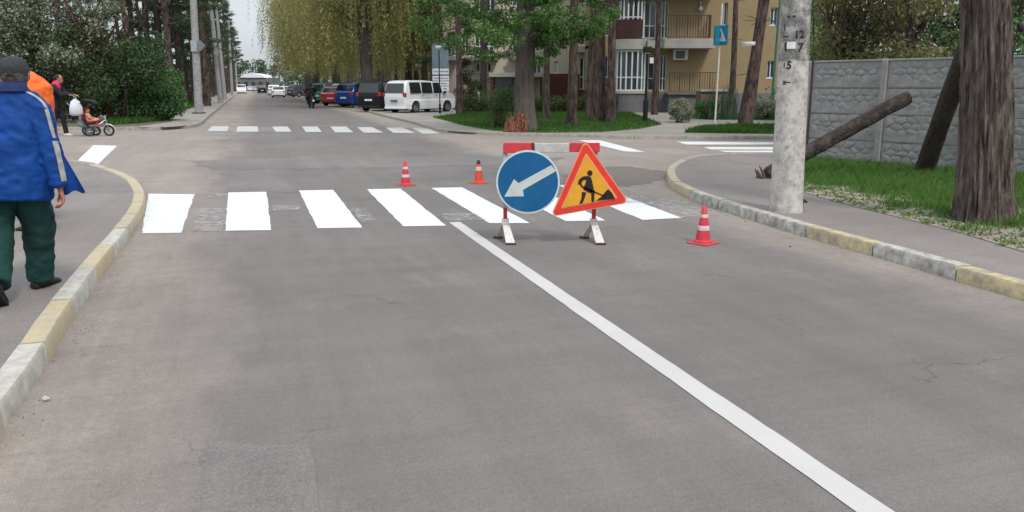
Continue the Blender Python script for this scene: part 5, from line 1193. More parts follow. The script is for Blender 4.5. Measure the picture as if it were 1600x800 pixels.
    # wheels
    for wx in (-wb/2, wb/2):
        for sgn in (-1, 1):
            M_ = Matrix.Rotation(-sgn*PI/2, 4, 'X'); c_ = (wx, sgn*(W/2-.13), rw)
            t = MB().lathe([(rw*.62,-.10),(rw*.95,-.10),(rw,-.07),(rw,.07),(rw*.95,.10),(rw*.62,.095)], 28, c_, M_).build('wheel', TYRE, root, smooth=40)
            m = MB().lathe([(0,.05),(rw*.18,.06),(rw*.2,.05)], 16, c_, M_); m.lathe([(rw*.56,.09),(rw*.63,.1),(rw*.63,.04),(rw*.56,.04)], 28, c_, M_)
            for k in range(6):
                th = k*PI/3; R_2 = Matrix.Rotation(th, 4, 'Z'); B_ = Matrix.Translation(c_) @ M_ @ R_2; m.box(rw*.12, rw*.6, -.035, .035, .045, .068, B_)
            m.build('rim', RIM, t); MB().lathe([(0,.02),(rw*.6,.02)], 20, c_, M_).build('brake_disc', TRIM, t)
    MB().box(-Lc*.42, Lc*.42, -W/2+.25, W/2-.25, .16, .3).build('underbody', TRIM, root)
    xr = -Lc/2
    for sgn in (-1, 1):
        if kind == 'mpv': MB().cbox(xr-.004, xr+.14, sgn*(hw(1.1)-.10)-.07, sgn*(hw(1.1)-.10)+.106, .50*H_, .62*H_, .015).build('tail_light', TAIL, root)
        else: MB().cbox(xr-.015, xr+.16, sgn*(W/2-.22)-.12, sgn*(W/2-.22)+.13, .49*H_, .60*H_, .015).build('tail_light', TAIL, root)
        MB().cbox(Lc/2-.26, Lc/2-.015, sgn*(W/2-.30)-.15, sgn*(W/2-.30)+.13, .40*H_, .475*H_, .02).build('headlight', HEAD, root)
    if plate: MB().cbox(xr-.035, xr-.005, -.26, .26, .36*H_ if kind != 'mpv' else .345*H_, .36*H_+.11 if kind != 'mpv' else .345*H_+.11, .004).build('number_plate', PLATE if cm.name != 'paint_white' or kind != 'mpv' else mat('plate_grey',(.10,.11,.12)), root)
    MB().cbox(xr-.03, xr+.06, -W/2+.14, W/2-.14, .22, .34, .02).build('rear_bumper', TRIM if dark_low else cm, root); MB().cbox(Lc/2-.06, Lc/2+.01, -W/2+.22, W/2-.22, .24, .36, .02).build('grille', TRIM, root)
    return root
PW = paint('white', (.66,.67,.68)); PBk = paint('black', (.012,.012,.016)); PBl = paint('blue', (.012,.05,.22)); PRd = paint('red', (.50,.02,.025)); PSv = paint('silver', (.36,.37,.38)); PGn = paint('green', (.02,.16,.08)); PMa = paint('maroon', (.13,.012,.02)); PDk = paint('grey', (.06,.065,.07))
def gnd(px, Y, z=.045): return (V(px,134,Y).x, Y, z)
nose = (.60, .80)
van = car('mpv', gnd(657,47.6), nose, PW, 'white minivan parked nose in, largest and rightmost of the parked cars', 'parked_van', 'van', dark_low=False)
car('mpv', gnd(607,50.6), (.42,.9), PBk, 'black van parked close beside the white minivan', 'parked_van', 'van')
car('suv', gnd(568,60.5), (.50,.86), PBl, 'dark blue car with white rear plate next to the black van')
car('hatch', gnd(533,63.5), (.22,.97), PRd, 'bright red hatchback parked left of the blue car')
car('mpv', gnd(521,74,.0), (.5,.86), PGn, 'green and white tall van behind the red hatchback', 'parked_van', 'van')
car('suv', gnd(553,70.5), (.5,.86), PSv, 'silver car seen between the red hatchback and the blue car')
car('sedan', gnd(503,84), (.2,.98), PMa, 'dark maroon car at the left end of the nearer parked row')
for px, Y, kd, pt, lab in ((476,112,'suv',PDk,'dark grey car parked right behind the motorcyclist'),(461,128,'sedan',PSv,'silver saloon parked two places beyond the motorcyclist'),(452,140,'hatch',PW,'small white car parked far down the right side'),(470,150,'sedan',PW,'white saloon parked farther back on the right side')): car(kd, gnd(px,Y), (.75,.66), pt, lab)
D_ = (-math.sin(RA), math.cos(RA))
car('sedan', gnd(434,112,.0), D_, PW, 'white saloon driving on the far street, nearest of the moving cars', 'moving_car')
car('suv', gnd(427,136,.0), D_, PW, 'white car right behind the nearest white saloon on the far street', 'moving_car')
car('suv', gnd(409,165,.0), D_, PBk, 'small black car in the middle of the far street', 'moving_car')
car('mpv', gnd(377,158,.0), (-D_[0],-D_[1]), PW, 'white van standing at the left edge of the far street', 'moving_van', 'van')
car('sedan', gnd(391,240,.0), D_, PW, 'farthest pale car, left one before the low grey building', 'moving_car'); car('sedan', gnd(399,225,.0), D_, PSv, 'farthest silver car, right one before the low grey building', 'moving_car')
car('hatch', RD(86,-5.6,.12), D_, PMa, 'dark red car half hidden behind the poles on the left verge')
# ================================================================ PEOPLE
def remesh(mb, voxel, name, m, parent, smooth=3, fold=None):
    me = bpy.data.meshes.new('t'); me.from_pydata(mb.v, [], mb.f); o = bpy.data.objects.new('t', me); col.objects.link(o)
    b = bmesh.new(); b.from_mesh(me); bmesh.ops.recalc_face_normals(b, faces=b.faces[:]); b.to_mesh(me); b.free()
    md = o.modifiers.new('r', 'REMESH'); md.mode = 'VOXEL'; md.voxel_size = voxel
    if smooth: s = o.modifiers.new('s', 'SMOOTH'); s.iterations = smooth; s.factor = .5
    dg = bpy.context.evaluated_depsgraph_get(); me2 = bpy.data.meshes.new_from_object(o.evaluated_get(dg)); me2.name = name
    bpy.data.objects.remove(o)
    if fold:
        for v in me2.vertices: v.co += fold(v.co, v.normal)
    me2.materials.clear(); me2.materials.append(m); me2.polygons.foreach_set('use_smooth', [True]*len(me2.polygons))
    return link(name, me2, parent)
SKIN = mat('skin', (.36,.17,.115), rough=.6, var=.12, scale=12); SKIN_R = mat('reddened_skin', (.36,.13,.09), rough=.6, var=.15, scale=25)
def hand(mb, wrist, d, side, fwd, s=1., curl=.8):
    """palm and five separate fingers; d runs down the hand, side points to the thumb, fwd to where the fingers curl"""
    w_, d, side, fwd = Vector(wrist), Vector(d).normalized(), Vector(side).normalized(), Vector(fwd).normalized()
    mb.tube([w_-d*.03*s, w_+d*.02*s, w_+d*.06*s, w_+d*.095*s], [(.024*s,.019*s),(.032*s,.017*s),(.041*s,.015*s),(.038*s,.012*s)], 12, side=side)
    for i, (o_, ln) in enumerate(((.030,.072),(.010,.080),(-.010,.074),(-.029,.060))):
        b = w_+d*.088*s+side*o_*s; p = [b]; a = .15+.1*i
        for k, f in enumerate((.42,.33,.25)):
            a += curl*(.35+.25*k); v = d*math.cos(a)+fwd*math.sin(a); b = b + v*ln*f*s*1.05; p.append(b)
        mb.tube(p, [.0098*s,.0092*s,.0086*s,.0068*s], 8)
    b = w_+d*.03*s+side*.030*s; mb.tube([b-side*.012*s, b+side*.014*s+d*.026*s+fwd*.008*s, b+side*.016*s+d*.052*s+fwd*.022*s, b+side*.008*s+d*.070*s+fwd*.032*s], [.013*s,.012*s,.0098*s,.008*s], 8)
def head(mb, c, up, f, s=1.):
    """skull, face with brow, nose, lips and chin, ears, neck joined by the caller"""
    c = Vector(c); up = Vector(up).normalized(); f = Vector(f); f = (f-up*f.dot(up)).normalized(); rt = f.cross(up)
    def P(x, y, z): return c + rt*x*s + f*y*s + up*z*s
    prof = [(-.115,.022,.038,.052),(-.10,.036,.052,.040),(-.075,.052,.070,.022),(-.045,.063,.084,.008),(-.01,.069,.092,.0),(.03,.073,.097,-.004),(.065,.070,.092,-.008),(.095,.055,.072,-.010),(.113,.032,.044,-.012),(.121,.010,.015,-.012)]
    mb.tube([P(0,y,z) for z,_,_,y in prof], [(rx*s, ry*s) for _,rx,ry,_ in prof], 20, side=rt)
    mb.tube([P(0,.088,.02), P(0,.104,-.008), P(0,.116,-.03), P(0,.098,-.04)], [.008*s,.011*s,.015*s,.011*s], 8)      # nose
    mb.tube([P(-.022,.092,-.062), P(0,.101,-.062), P(.022,.092,-.062)], [.006*s,.009*s,.006*s], 8); mb.ball(P(0,.084,-.098), (.022*s,.018*s,.016*s), 10, 6)
    for sx in (-1, 1):
        mb.tube([P(sx*.012,.091,.026), P(sx*.034,.087,.031), P(sx*.05,.07,.026)], [.007*s,.009*s,.006*s], 7)        # brow
        mb.ball(P(sx*.032,.079,.008), (.013*s,.010*s,.010*s), 8, 6)
        mb.tube([P(sx*.068,.000,-.032), P(sx*.080,-.004,-.012), P(sx*.086,-.014,.012), P(sx*.080,-.012,.03)], [(.008*s,.006*s),(.014*s,.007*s),(.018*s,.007*s),(.010*s,.005*s)], 8)   # ear
def person(loc, rz, label, J, mats, vox=.014, girth=1., extras=None, name='person', group=None, handcurl=.8, coat=None):
    """J: joints in metres in the person's own frame (x right, y ahead, z up)"""
    r = empty(name, loc, rz, label, 'person', group); Vv = lambda k: Vector(J[k]); g = girth
    side = Vector(J.get('side', (1,0,0)))
    b = MB(); neck, hd_ = Vv('neck'), Vv('head'); up = Vector(J.get('hup', (hd_-neck))); f = J.get('face', (0,1,0))
    head(b, hd_, up, f, J.get('hs', 1.)); b.tube([neck-Vector((0,0,.06)), neck, neck.lerp(hd_, .55)], [(.075,.07),(.062,.062),(.058,.062)], 14, side=side)
    ch, pv = Vv('chest'), Vv('pelvis'); b.tube([pv-Vector((0,0,.06)), pv, pv.lerp(ch,.5), ch, ch.lerp(neck,.7), neck], [(.13,.09),(.155,.105),(.135,.095),(.165,.11),(.13,.085),(.06,.055)], 18, side=side)
    for s in 'LR':
        b.tube([ch.lerp(neck,.5), Vv('sh'+s), Vv('el'+s), Vv('wr'+s)], [.05,.052,.040,.027], 12); b.tube([pv, Vv('hip'+s), Vv('kn'+s), Vv('an'+s)], [.08,.085,.058,.040], 12)
        sg_ = -1 if s == 'R' else 1; d = (Vv('wr'+s)-Vv('el'+s)).normalized(); th = Vector(J.get('thumb'+s, (0,1,0))); fw = Vector(J.get('palm'+s, (sg_*1.,0,0)))
        hand(b, Vv('wr'+s), J.get('hd'+s, d), th, fw, J.get('hands', 1.), handcurl)
    remesh(b, vox*.5 if vox < .02 else vox*.7, 'body', mats['skin'], r, 1)
    # trousers
    t = MB(); t.tube([pv+Vector((0,0,.08)), pv, pv-Vector((0,0,.09))], [(.165*g,.125*g),(.185*g,.14*g),(.17*g,.13*g)], 20, side=side)
    W_ = J.get('leg', (.108,.092,.080,.088))
    for s in 'LR':
        h, k, a = Vv('hip'+s), Vv('kn'+s), Vv('an'+s); t.tube([h+Vector((0,0,.06)), h.lerp(k,.35), k, k.lerp(a,.5), a+Vector((0,0,.0))], [(W_[0],W_[0]*1.12),(W_[0]*.98,W_[0]*1.08),(W_[1],W_[1]*1.05),(W_[2],W_[2]*1.1),(W_[3],W_[3]*1.15)], 18, side=side)
    def wr(co, n): return n*(.012*noise.noise(Vector((co.x*9, co.y*9, co.z*5))) + .010*(1-2*abs(noise.noise(Vector((co.x*7+co.z*4, co.y*9, co.z*9))))) + .005*noise.noise(Vector((co.x*22, co.y*22, co.z*30))))
    remesh(t, vox, 'trousers', mats['trousers'], r, 4, wr)
    # jacket
    jk = MB(); C_ = coat or [(-.02,.19,.15),(.25,.185,.15),(.6,.185,.145),(.9,.19,.135),(1.05,.15,.11),(1.16,.085,.075)]
    base = pv; top = neck; P = []; R = []
    for f_, rx, ry in C_:
        q = pv.lerp(ch, f_/.9) if f_ <= .9 else ch.lerp(neck, (f_-.9)/.28); P.append(q); R.append((rx*g, ry*g))
    jk.tube(P, R, 24, side=side)
    S_ = J.get('sleeve', (.082,.080,.068,.060))
    for s in 'LR':
        sh, el, wr_ = Vv('sh'+s), Vv('el'+s), Vv('wr'+s); jk.tube([ch.lerp(neck,.45), sh.lerp(ch,.12), sh.lerp(el,.15), el, wr_-(wr_-el).normalized()*.012], [S_[0]*1.0,S_[0],S_[0],S_[1] if False else S_[2],S_[3]], 16)
    remesh(jk, vox, 'jacket', mats['jacket'], r, 4, lambda co, n: n*(.016*noise.noise(Vector((co.x*6, co.y*6, co.z*8))) + .011*(1-2*abs(noise.noise(Vector((co.x*9+co.z*5, co.y*9, co.z*13))))) + .005*noise.noise(Vector((co.x*24, co.y*24, co.z*34)))))
    for s in 'LR':                                       # shoes
        a = Vv('an'+s); d = Vector(J.get('toe'+s, (0,1,0))).normalized(); pz = J.get('pitch'+s, 0.); up_ = Vector((0,0,1)); dd = (d*math.cos(pz) - up_*math.sin(pz)).normalized(); m = MB(); sd_ = dd.cross(up_).normalized(); ups = sd_.cross(dd)
        q = a - ups*.055; ZZ = [( -.085,.030,.030,.020),(-.05,.038,.042,.028),(.0,.040,.048,.032),(.07,.044,.036,.022),(.13,.047,.028,.014),(.175,.036,.020,.008),(.19,.018,.010,.004)]
        m.tube([q+dd*y+ups*(zc-.01) for y,_,_,zc in ZZ], [(rx,rz_) for _,rx,rz_,_ in ZZ], 16, side=sd_); m.tube([a+ups*.05, a-ups*.02], [.046,.046], 14)
        o = remesh(m, .008 if vox < .02 else .014, 'shoe', mats['shoe'], r, 2)
        m = MB(); SO = [(-.092,.03),(-.06,.042),(0,.043),(.07,.048),(.13,.052),(.175,.042),(.198,.018)]
        pl = [q+dd*y+sd_*w_-ups*.026 for y, w_ in SO] + [q+dd*y-sd_*w_-ups*.026 for y, w_ in SO[::-1]]; m.prism(pl, -ups*.014).build('sole', mats.get('sole', TRIM), o)
    return r
JB = mat('bright_blue_nylon', (.003,.042,.20), rough=.7, var=.3, scale=3, bump=.35, bscale=9, spec=.2); NAVY = mat('navy_cloth', (.010,.022,.085), rough=.8, var=.25)
TG = mat('dark_green_workcloth', (.008,.040,.036), rough=.9, var=.4, scale=4, bump=.3, bscale=12); CAPM = mat('charcoal_cap', (.035,.038,.042), rough=.9, var=.35, scale=30, bump=.5, bscale=90)
SHOE = mat('dark_brown_leather', (.022,.015,.015), rough=.6, var=.3); HAIRG = mat('grey_hair', (.10,.09,.085), rough=.9, var=.4, scale=60, bump=.8, bscale=120)
PIPE = mat('grey_reflective_strip', (.30,.30,.27), rough=.5, var=.35, scale=22); DKH = mat('dark_hair', (.02,.014,.012), rough=.7, bump=.6, bscale=80)
# --- the man in the blue jacket, walking away along the left sidewalk
mp_ = Vector((-3.447, 5.468, 0)); zg = .108
J = dict(pelvis=(.045,0,.86), chest=(.085,.01,1.22), neck=(.105,.0,1.43), head=(.125,.03,1.50), face=(.15,1,-.08), hup=(0,.12,1),
  shL=(-.11,.0,1.34), elL=(-.18,.08,1.04), wrL=(-.20,.25,.86), shR=(.235,-.02,1.33), elR=(.295,-.06,1.05), wrR=(.335,-.07,.755),
  hipL=(-.06,0,.82), knL=(-.095,-.02,.46), anL=(-.06,-.30,.15), hipR=(.13,0,.82), knR=(.125,.14,.45), anR=(.075,.235,.068), toeL=(0,1,0), pitchL=.75, toeR=(.45,1,0),
  leg=(.108,.100,.092,.080), sleeve=(.085,.080,.070,.058), hands=1.0, thumbR=(-.3,1,0), palmR=(-1,-.2,0))
man = person((mp_.x, mp_.y, zg), RA, 'man walking away in bright blue jacket, dark green trousers and charcoal cap on left sidewalk', J,
  dict(skin=SKIN_R, jacket=JB, trousers=TG, shoe=SHOE), .011, 1.0, handcurl=.75, coat=[(-.42,.245,.19),(-.25,.245,.19),(.25,.235,.18),(.6,.225,.17),(.85,.205,.155),(1.0,.155,.125),(1.10,.115,.10),(1.18,.09,.085)])
# loose open jacket front swinging out to the right, a thick cloth flap
m = MB(); vs = []; nu, nv = 12, 16
for j in range(nv+1):
    v = j/nv; z = 1.12 - .42*v
    for i in range(nu+1):
        u = i/nu; w_ = (.02+.115*v**1.05)*u; vs.append(Vector((.27+.045*v+w_, .06+.08*u*v+.02*math.sin(u*7+v*3)*v, z - .012*math.sin(u*9)*v)))
m.v = [tuple(q) for q in vs]; m.f = [(j*(nu+1)+i, j*(nu+1)+i+1, (j+1)*(nu+1)+i+1, (j+1)*(nu+1)+i) for j in range(nv) for i in range(nu)]
k0 = len(m.v); m.v += [(q.x, q.y+.014, q.z) for q in vs]; m.f += [(d+k0, c+k0, b+k0, a+k0) for a, b, c, d in m.f]
ring = [i for i in range(nu+1)] + [j*(nu+1)+nu for j in range(1, nv+1)] + [nv*(nu+1)+i for i in range(nu-1,-1,-1)] + [j*(nu+1) for j in range(nv-1,0,-1)]
m.f += [(ring[i], ring[(i+1)%len(ring)], ring[(i+1)%len(ring)]+k0, ring[i]+k0) for i in range(len(ring))]
m.build('jacket_flap', JB, man, smooth=40)
# collar, cap, hair, reflective strips down the back of the right sleeve
m = MB(); m.lathe([(.112,1.385),(.100,1.41),(.088,1.445),(.078,1.447),(.082,1.40)], 28); m.v = [(x*1.0+.105, y*1.0+.0, z+.022 + (.0 if y < 0 else -.03)) for x, y, z in m.v]; m.build('collar', NAVY, man, smooth=60)
m = MB(); c = Vector((.125,.02,1.512)); n1 = 26; prof = [(.0,.118),(.03,.116),(.06,.106),(.085,.085),(.098,.055),(.102,.025),(.101,.0),(.0995,-.012)]; vs = []; fs = []
for rr, z in prof:
    for k in range(n1): th = 2*PI*k/n1; vs.append((c.x + rr*.86*math.cos(th), c.y + rr*1.08*math.sin(th), c.z + z + .05*0 - (.02*math.sin(th) if z < .03 else 0) + .006))
for i in range(len(prof)-1):
    for k in range(n1): k2=(k+1)%n1; fs.append((i*n1+k,(i+1)*n1+k,(i+1)*n1+k2,i*n1+k2))
cap = m.add(vs, fs).build('cap', CAPM, man, smooth=True)
m = MB(); vs = []; 
for i in range(9): a = math.radians(35+110*i/8); vs += [Vector((c.x+.088*math.cos(a), c.y+.106*math.sin(a), c.z-.006)), Vector((c.x+.088*math.cos(a)*1.0, c.y+.106*math.sin(a)+.065*math.sin((a-.6)*1.6 if .6<a<2.5 else 0), c.z-.022))]
vs2 = [v-Vector((0,0,.006)) for v in vs]; m.add(vs+vs2, [(2*i,2*i+1,2*i+3,2*i+2) for i in range(8)]+[(18+2*i,18+2*i+2,18+2*i+3,18+2*i+1) for i in range(8)]+[(2*i+1,18+2*i+1,18+2*i+3,2*i+3) for i in range(8)]).build('brim', CAPM, cap, smooth=40)
MB().tube([(c.x-.035,c.y-.112,c.z-.004),(c.x,c.y-.117,c.z+.012),(c.x+.035,c.y-.112,c.z-.004)], [(.007,.004)]*3, 8).build('cap_strap', BLACK, cap)
m = MB(); vs = []; fs = []
for i, (rr, z) in enumerate([(.093,.0),(.092,-.02),(.088,-.04),(.078,-.058)]):
    for k in range(17): th = PI*1.02+PI*.96*k/16; vs.append((c.x+rr*.86*math.cos(th), c.y-.006+rr*1.09*math.sin(th), c.z+z+.012))
for i in range(3):
    for k in range(16): fs.append((i*17+k,i*17+k+1,(i+1)*17+k+1,(i+1)*17+k))
m.add(vs, fs).build('hair', HAIRG, man, smooth=True)
def strip_on(P, wd, out, name, m_, par, surf=None):
    """narrow ribbon projected onto the jacket from behind and to the right"""
    jk_ = [o for o in par.children if o.name.startswith('jacket') and 'flap' not in o.name][0]; vs = []
    o_ = Vector(out).normalized(); sd_ = o_.cross(Vector((0,0,1))).normalized()
    for p in P:
        for s_ in (-1, -.33, .33, 1):
            st_ = Vector(p)+sd_*wd*s_+o_*.5; ok, hit, nn, _ = jk_.ray_cast(st_, -o_); q = hit + nn*.004 if ok else Vector(p); vs.append(q)
    return MB().add(vs, [(i*4+k, i*4+k+1, (i+1)*4+k+1, (i+1)*4+k) for i in range(len(P)-1) for k in range(3)]).build(name, m_, par, smooth=True)
def seqp(A_, B_, n): return [Vector(A_).lerp(Vector(B_), i/n) for i in range(n+1)]
bpy.context.view_layer.update()
strip_on(seqp((.17,-.02,1.40),(.255,-.03,1.35),4)+seqp((.275,-.03,1.32),(.315,-.05,1.08),8), .012, (.55,-1,.35), 'reflective_strip', PIPE, man)
strip_on(seqp((.315,-.05,1.07),(.345,-.06,.80),8), .018, (.55,-1,.1), 'reflective_strip', PIPE, man)
# --- person in an orange vest close in front of him
mo = V(58, 134, 8.2)
J2 = dict(pelvis=(0,.04,.98), chest=(0,.06,1.32), neck=(0,.16,1.47), head=(.0,.30,1.50), face=(0,1,-.6), hup=(0,.45,1), shL=(-.18,.09,1.42), elL=(-.22,.18,1.14), wrL=(-.16,.38,1.0), shR=(.18,.09,1.42), elR=(.22,.18,1.14), wrR=(.16,.38,1.0),
  hipL=(-.10,.05,.94), knL=(-.11,.16,.52), anL=(-.11,.12,.068), hipR=(.10,.05,.94), knR=(.11,.16,.52), anR=(.12,.14,.068))
ORG = mat('orange_hi_vis', (.75,.13,.02), rough=.6, var=.15, scale=5, bump=.25, bscale=15)
p2 = person((mo.x, mo.y, zg), RA+1.35, 'worker in an orange high visibility jacket mostly hidden behind the capped man', J2, dict(skin=SKIN, jacket=ORG, trousers=NAVY, shoe=SHOE), .014, 1.0, coat=[(-.25,.19,.15),(.25,.19,.15),(.6,.20,.16),(.9,.22,.185),(1.03,.20,.17),(1.12,.14,.13),(1.18,.085,.08)])
p2.scale = (1.04,)*3
hc = Vector(J2['head'])+Vector((.0,-.01,.02)); m = MB(); m.ball(hc+Vector((0,-.02,.03)), (.085,.105,.10), 16, 10); m.build('hair', DKH, p2, smooth=True)
bpy.context.view_layer.update(); strip_on(seqp((.12,.05,1.42),(.12,.0,1.05),10), .022, (.5,-1,.1), 'reflective_strip', PIPE, p2)
# --- person in pink and black pushing the pram
PK = mat('pink_top', (.60,.03,.13), rough=.8, var=.15); BKC = mat('black_clothes', (.014,.015,.018), rough=.9, var=.3, bump=.3, bscale=12); WSH = mat('white_sneaker', (.6,.6,.6))
J3 = dict(pelvis=(0,0,1.0), chest=(0,.06,1.33), neck=(0,.12,1.54), head=(0,.19,1.66), face=(0,1,-.25), hup=(0,.2,1), shL=(-.18,.08,1.45), elL=(-.21,.28,1.22), wrL=(-.18,.50,1.20), shR=(.18,.08,1.45), elR=(.21,.28,1.22), wrR=(.18,.50,1.20),
  hipL=(-.09,0,.96), knL=(-.10,.14,.53), anL=(-.10,.20,.068), hipR=(.09,0,.96), knR=(.10,-.02,.53), anR=(.10,-.16,.09), leg=(.095,.07,.058,.055), hdL=(0,1,-.2), hdR=(0,1,-.2), palmL=(0,0,-1), palmR=(0,0,-1), thumbL=(1,0,0), thumbR=(-1,0,0))
Yp = 25.6; pp_ = V(91, 210, Yp); p3 = person((pp_.x, Yp, .0), -PI/2+.15, 'person in black clothes with pink collar and white shoes pushing a pram, far left', J3, dict(skin=SKIN, jacket=BKC, trousers=BKC, shoe=WSH, sole=WSH), .02, .95)
p3.scale = (1.06,)*3
m = MB(); m.tube([(0,.07,1.38),(0,.09,1.46),(0,.12,1.54),(0,.13,1.59)], [(.19,.145),(.175,.13),(.105,.10),(.085,.085)], 20, side=(1,0,0)); m.build('pink_hood', PK, p3, smooth=True)
m = MB(); m.ball((0,.165,1.695), (.085,.105,.095), 16, 10); m.ball((0,.07,1.67), (.05,.05,.08), 10, 8); m.build('hair', DKH, p3, smooth=True)
# white carrier bag hanging from the handle
BAGM = mat('white_plastic_bag', (.55,.55,.60), rough=.45, var=.12, scale=8, bump=.4, bscale=12)
hb_ = V(117,153,Yp-.25); bb = V(117,181,Yp-.25); m = MB(); H_b = hb_.z-bb.z
m.tube([(0,0,-H_b),(0,0,-H_b*.9),(0,0,-H_b*.55),(0,0,-H_b*.2),(0,0,-.03)], [(.13,.07),(.20,.12),(.20,.12),(.13,.07),(.03,.02)], 18, jit=.1); m.tube([(-.05,0,-.06),(-.02,0,.03),(.02,0,.03),(.05,0,-.06)], .008, 5)
bg_ = m.build('carrier_bag', BAGM, smooth=True, loc=(hb_.x, hb_.y, hb_.z)); tag(bg_, 'white plastic carrier bag hanging from the pram handle', 'bag')
# pram: three wheeled, maroon seat, steel frame
sx_ = V(150, 208, Yp); st_ = empty('pram', (sx_.x, Yp, 0), .1, 'three wheeled maroon pram with small child seat at the far left kerb', 'pram'); CHR = mat('chrome_tube', (.42,.43,.45), rough=.3, metal=.8); MAR = mat('maroon_cloth', (.13,.014,.022), rough=.85, var=.3)
def wheel(par, x, y, r_, nm='wheel'):
    M_ = Matrix.Rotation(PI/2, 4, 'X'); t = MB().lathe([(r_*.72,-.02),(r_,-.018),(r_,.018),(r_*.72,.02),(r_*.72,-.02)], 22, (x,y,r_), M_).build(nm, TYRE, par, smooth=40); m = MB().lathe([(0,-.025),(r_*.2,-.025),(r_*.2,.025),(0,.025)], 12, (x,y,r_), M_)
    for k in range(5): th = 2*PI*k/5; m.tube([(x,y,r_),(x+math.cos(th)*r_*.75,y,r_+math.sin(th)*r_*.75)], .014, 5)
    m.lathe([(r_*.66,-.016),(r_*.72,-.016),(r_*.72,.016),(r_*.66,.016)], 22, (x,y,r_), M_); m.build('rim', CHR, t); return t
wheel(st_, .40, 0, .165); wheel(st_, -.09, -.24, .15); wheel(st_, -.36, .24, .15); wheel(st_,-.09,.24,.15)
MB().tube([(.40,-.03,.17),(.33,0,.55),(.30,0,.62)], .018, 8).tube([(.33,0,.5),(-.09,0,.22),(-.36,0,.2)], .02, 8).tube([(-.09,-.24,.15),(-.09,.24,.15)], .014, 6).tube([(-.36,.24,.15),(-.25,0,.2)], .014, 6).tube([(-.2,-.2,.25),(-.5,-.2,.85),(-.72,-.2,1.06)], .014, 6).tube([(-.2,.2,.25),(-.5,.2,.85),(-.72,.2,1.06)], .014, 6).build('frame', CHR, st_, smooth=True)
MB().tube([(-.72,-.23,1.07),(-.72,.23,1.07)], .022, 8).build('handle', BLACK, st_)
m = MB(); m.tube([(-.22,0,.42),(-.05,0,.42),(.14,0,.46)], [(.20,.05),(.21,.06),(.19,.04)], 14, side=(0,1,0)); m.tube([(-.22,0,.42),(-.32,0,.75),(-.34,0,.95)], [(.20,.05),(.21,.06),(.15,.04)], 14, side=(0,1,0)); m.build('seat', MAR, st_, smooth=True)
m = MB(); m.tube([(-.34,0,.98),(-.2,0,1.12),(.0,0,1.10),(.13,0,.98)], [(.20,.02),(.23,.03),(.22,.03),(.18,.02)], 14, side=(0,1,0)); m.build('hood', mat('black_hood', (.02,.02,.025)), st_, smooth=True)
MB().tube([(-.42,0,.3),(-.4,0,.34),(-.3,0,.42)], [(.12,.16),(.17,.2),(.16,.2)], 12).build('basket', mat('grey_basket', (.14,.19,.20)), st_, smooth=True)
MB().tube([(.24,0,.30),(.34,0,.37),(.46,0,.355),(.56,0,.28)], [(.03,.01),(.05,.014),(.05,.014),(.03,.01)], 10, side=(0,1,0)).build('mudguard', mat('white_plastic', (.6,.6,.6)), st_, smooth=True)
MB().tube([(.3,-.2,.64),(.3,0,.62),(.3,.2,.64)], .013, 6).build('handlebar', CHR, st_)
# child in the pram
ch = MB(); ch.tube([(-.16,0,.47),(-.2,0,.62),(-.22,0,.72)], [(.10,.08),(.105,.08),(.05,.05)], 12, side=(0,1,0)); ch.ball((-.20,0,.80),(.085,.08,.095),14,9)
for s_ in (-1,1): ch.tube([(-.14,s_*.06,.47),(.06,s_*.08,.50),(.12,s_*.08,.34),(.17,s_*.08,.31)], [.05,.045,.035,.025], 10); ch.tube([(-.2,s_*.1,.66),(-.1,s_*.14,.56),(.0,s_*.1,.55),(.03,s_*.09,.55)], [.035,.03,.024,.02], 8)
kid = empty('person', (sx_.x, Yp, 0), .1, 'small child in a pale orange romper seated in the pram', 'person'); remesh(ch, .014, 'body', SKIN, kid, 2)
m = MB(); m.tube([(-.15,0,.46),(-.19,0,.58),(-.21,0,.69)], [(.115,.095),(.12,.095),(.07,.07)], 12, side=(0,1,0))
for s_ in (-1,1): m.tube([(-.14,s_*.06,.475),(.06,s_*.08,.505),(.11,s_*.08,.39)], [.062,.056,.045], 10)
remesh(m, .014, 'romper', mat('pale_orange_cloth', (.62,.25,.16)), kid, 2); MB().ball((-.215,0,.825),(.09,.088,.085),14,8).build('sun_hat', MAR, kid, smooth=True)
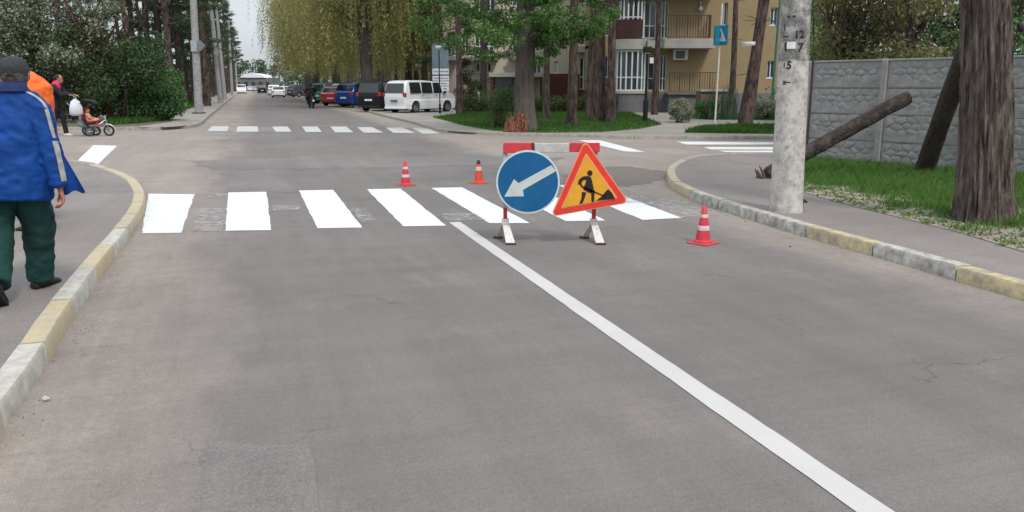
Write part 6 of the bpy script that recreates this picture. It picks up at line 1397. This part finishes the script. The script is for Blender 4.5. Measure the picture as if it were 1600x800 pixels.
# --- motorcyclist on the far street
mY = 58.0; ml = V(487,170,mY); mc = empty('motorcycle', (ml.x, mY, 0), RA+.1, 'dark motorcycle ridden away along the far street', 'motorcycle')
def mw(y, r_): M_ = Matrix.Rotation(PI/2, 4, 'Y'); t = MB().lathe([(r_*.7,-.055),(r_,-.04),(r_,.04),(r_*.7,.055),(r_*.7,-.055)], 24, (0,y,r_), M_).build('wheel', TYRE, mc, smooth=40); MB().lathe([(0,-.04),(r_*.7,-.03),(r_*.7,.03),(0,.04)], 18, (0,y,r_), M_).build('rim', RIM, t)
mw(-.62,.30); mw(.70,.30)
MB().tube([(0,-.85,.72),(0,-.4,.78),(0,.1,.74),(0,.35,.92),(0,.6,.9)], [(.09,.06),(.15,.09),(.13,.1),(.17,.14),(.08,.08)], 14, side=(1,0,0)).build('fairing', TRIM, mc, smooth=True)
MB().cbox(-.16,.16,-.35,.35,.28,.62,.04).build('engine', TRIM, mc); MB().tube([(-.36,.45,1.08),(-.1,.55,1.0),(.1,.55,1.0),(.36,.45,1.08)], .02, 8).build('handlebar', BLACK, mc)
MB().tube([(0,.62,.9),(0,.72,.3)], [.05,.04], 8).tube([(-.08,-.3,.4),(-.08,-.62,.3)], .03, 6).tube([(.08,-.3,.4),(.08,-.62,.3)], .03, 6).build('fork', RIM, mc)
MB().cbox(-.07,.07,-.9,-.87,.66,.74,.01).build('tail_light', TAIL, mc); MB().cbox(-.09,.09,-.88,-.865,.48,.60,.004).build('number_plate', PLATE, mc)
J4 = dict(pelvis=(0,-.2,.90), chest=(0,-.02,1.25), neck=(0,.05,1.45), head=(0,.09,1.58), face=(0,1,0), shL=(-.22,.0,1.36), elL=(-.36,.16,1.16), wrL=(-.34,.38,1.09), shR=(.22,.0,1.36), elR=(.36,.16,1.16), wrR=(.34,.38,1.09),
  hipL=(-.13,-.18,.88), knL=(-.26,.16,.66), anL=(-.2,-.05,.30), hipR=(.13,-.18,.88), knR=(.26,.16,.66), anR=(.2,-.05,.30), palmL=(0,0,-1), palmR=(0,0,-1), hdL=(.2,1,0), hdR=(-.2,1,0))
rd_ = person((ml.x, mY, 0), RA+.1, 'rider in black jacket and black helmet on the far motorcycle', J4, dict(skin=SKIN, jacket=BKC, trousers=BKC, shoe=SHOE), .022, 1.12)
MB().ball((0,.09,1.60), (.13,.15,.145), 18, 12).build('helmet', TRIM, rd_, smooth=True)
for o in bpy.data.objects:
    if o.name.split('.')[0] == 'limb': o['kind'] = 'stuff'
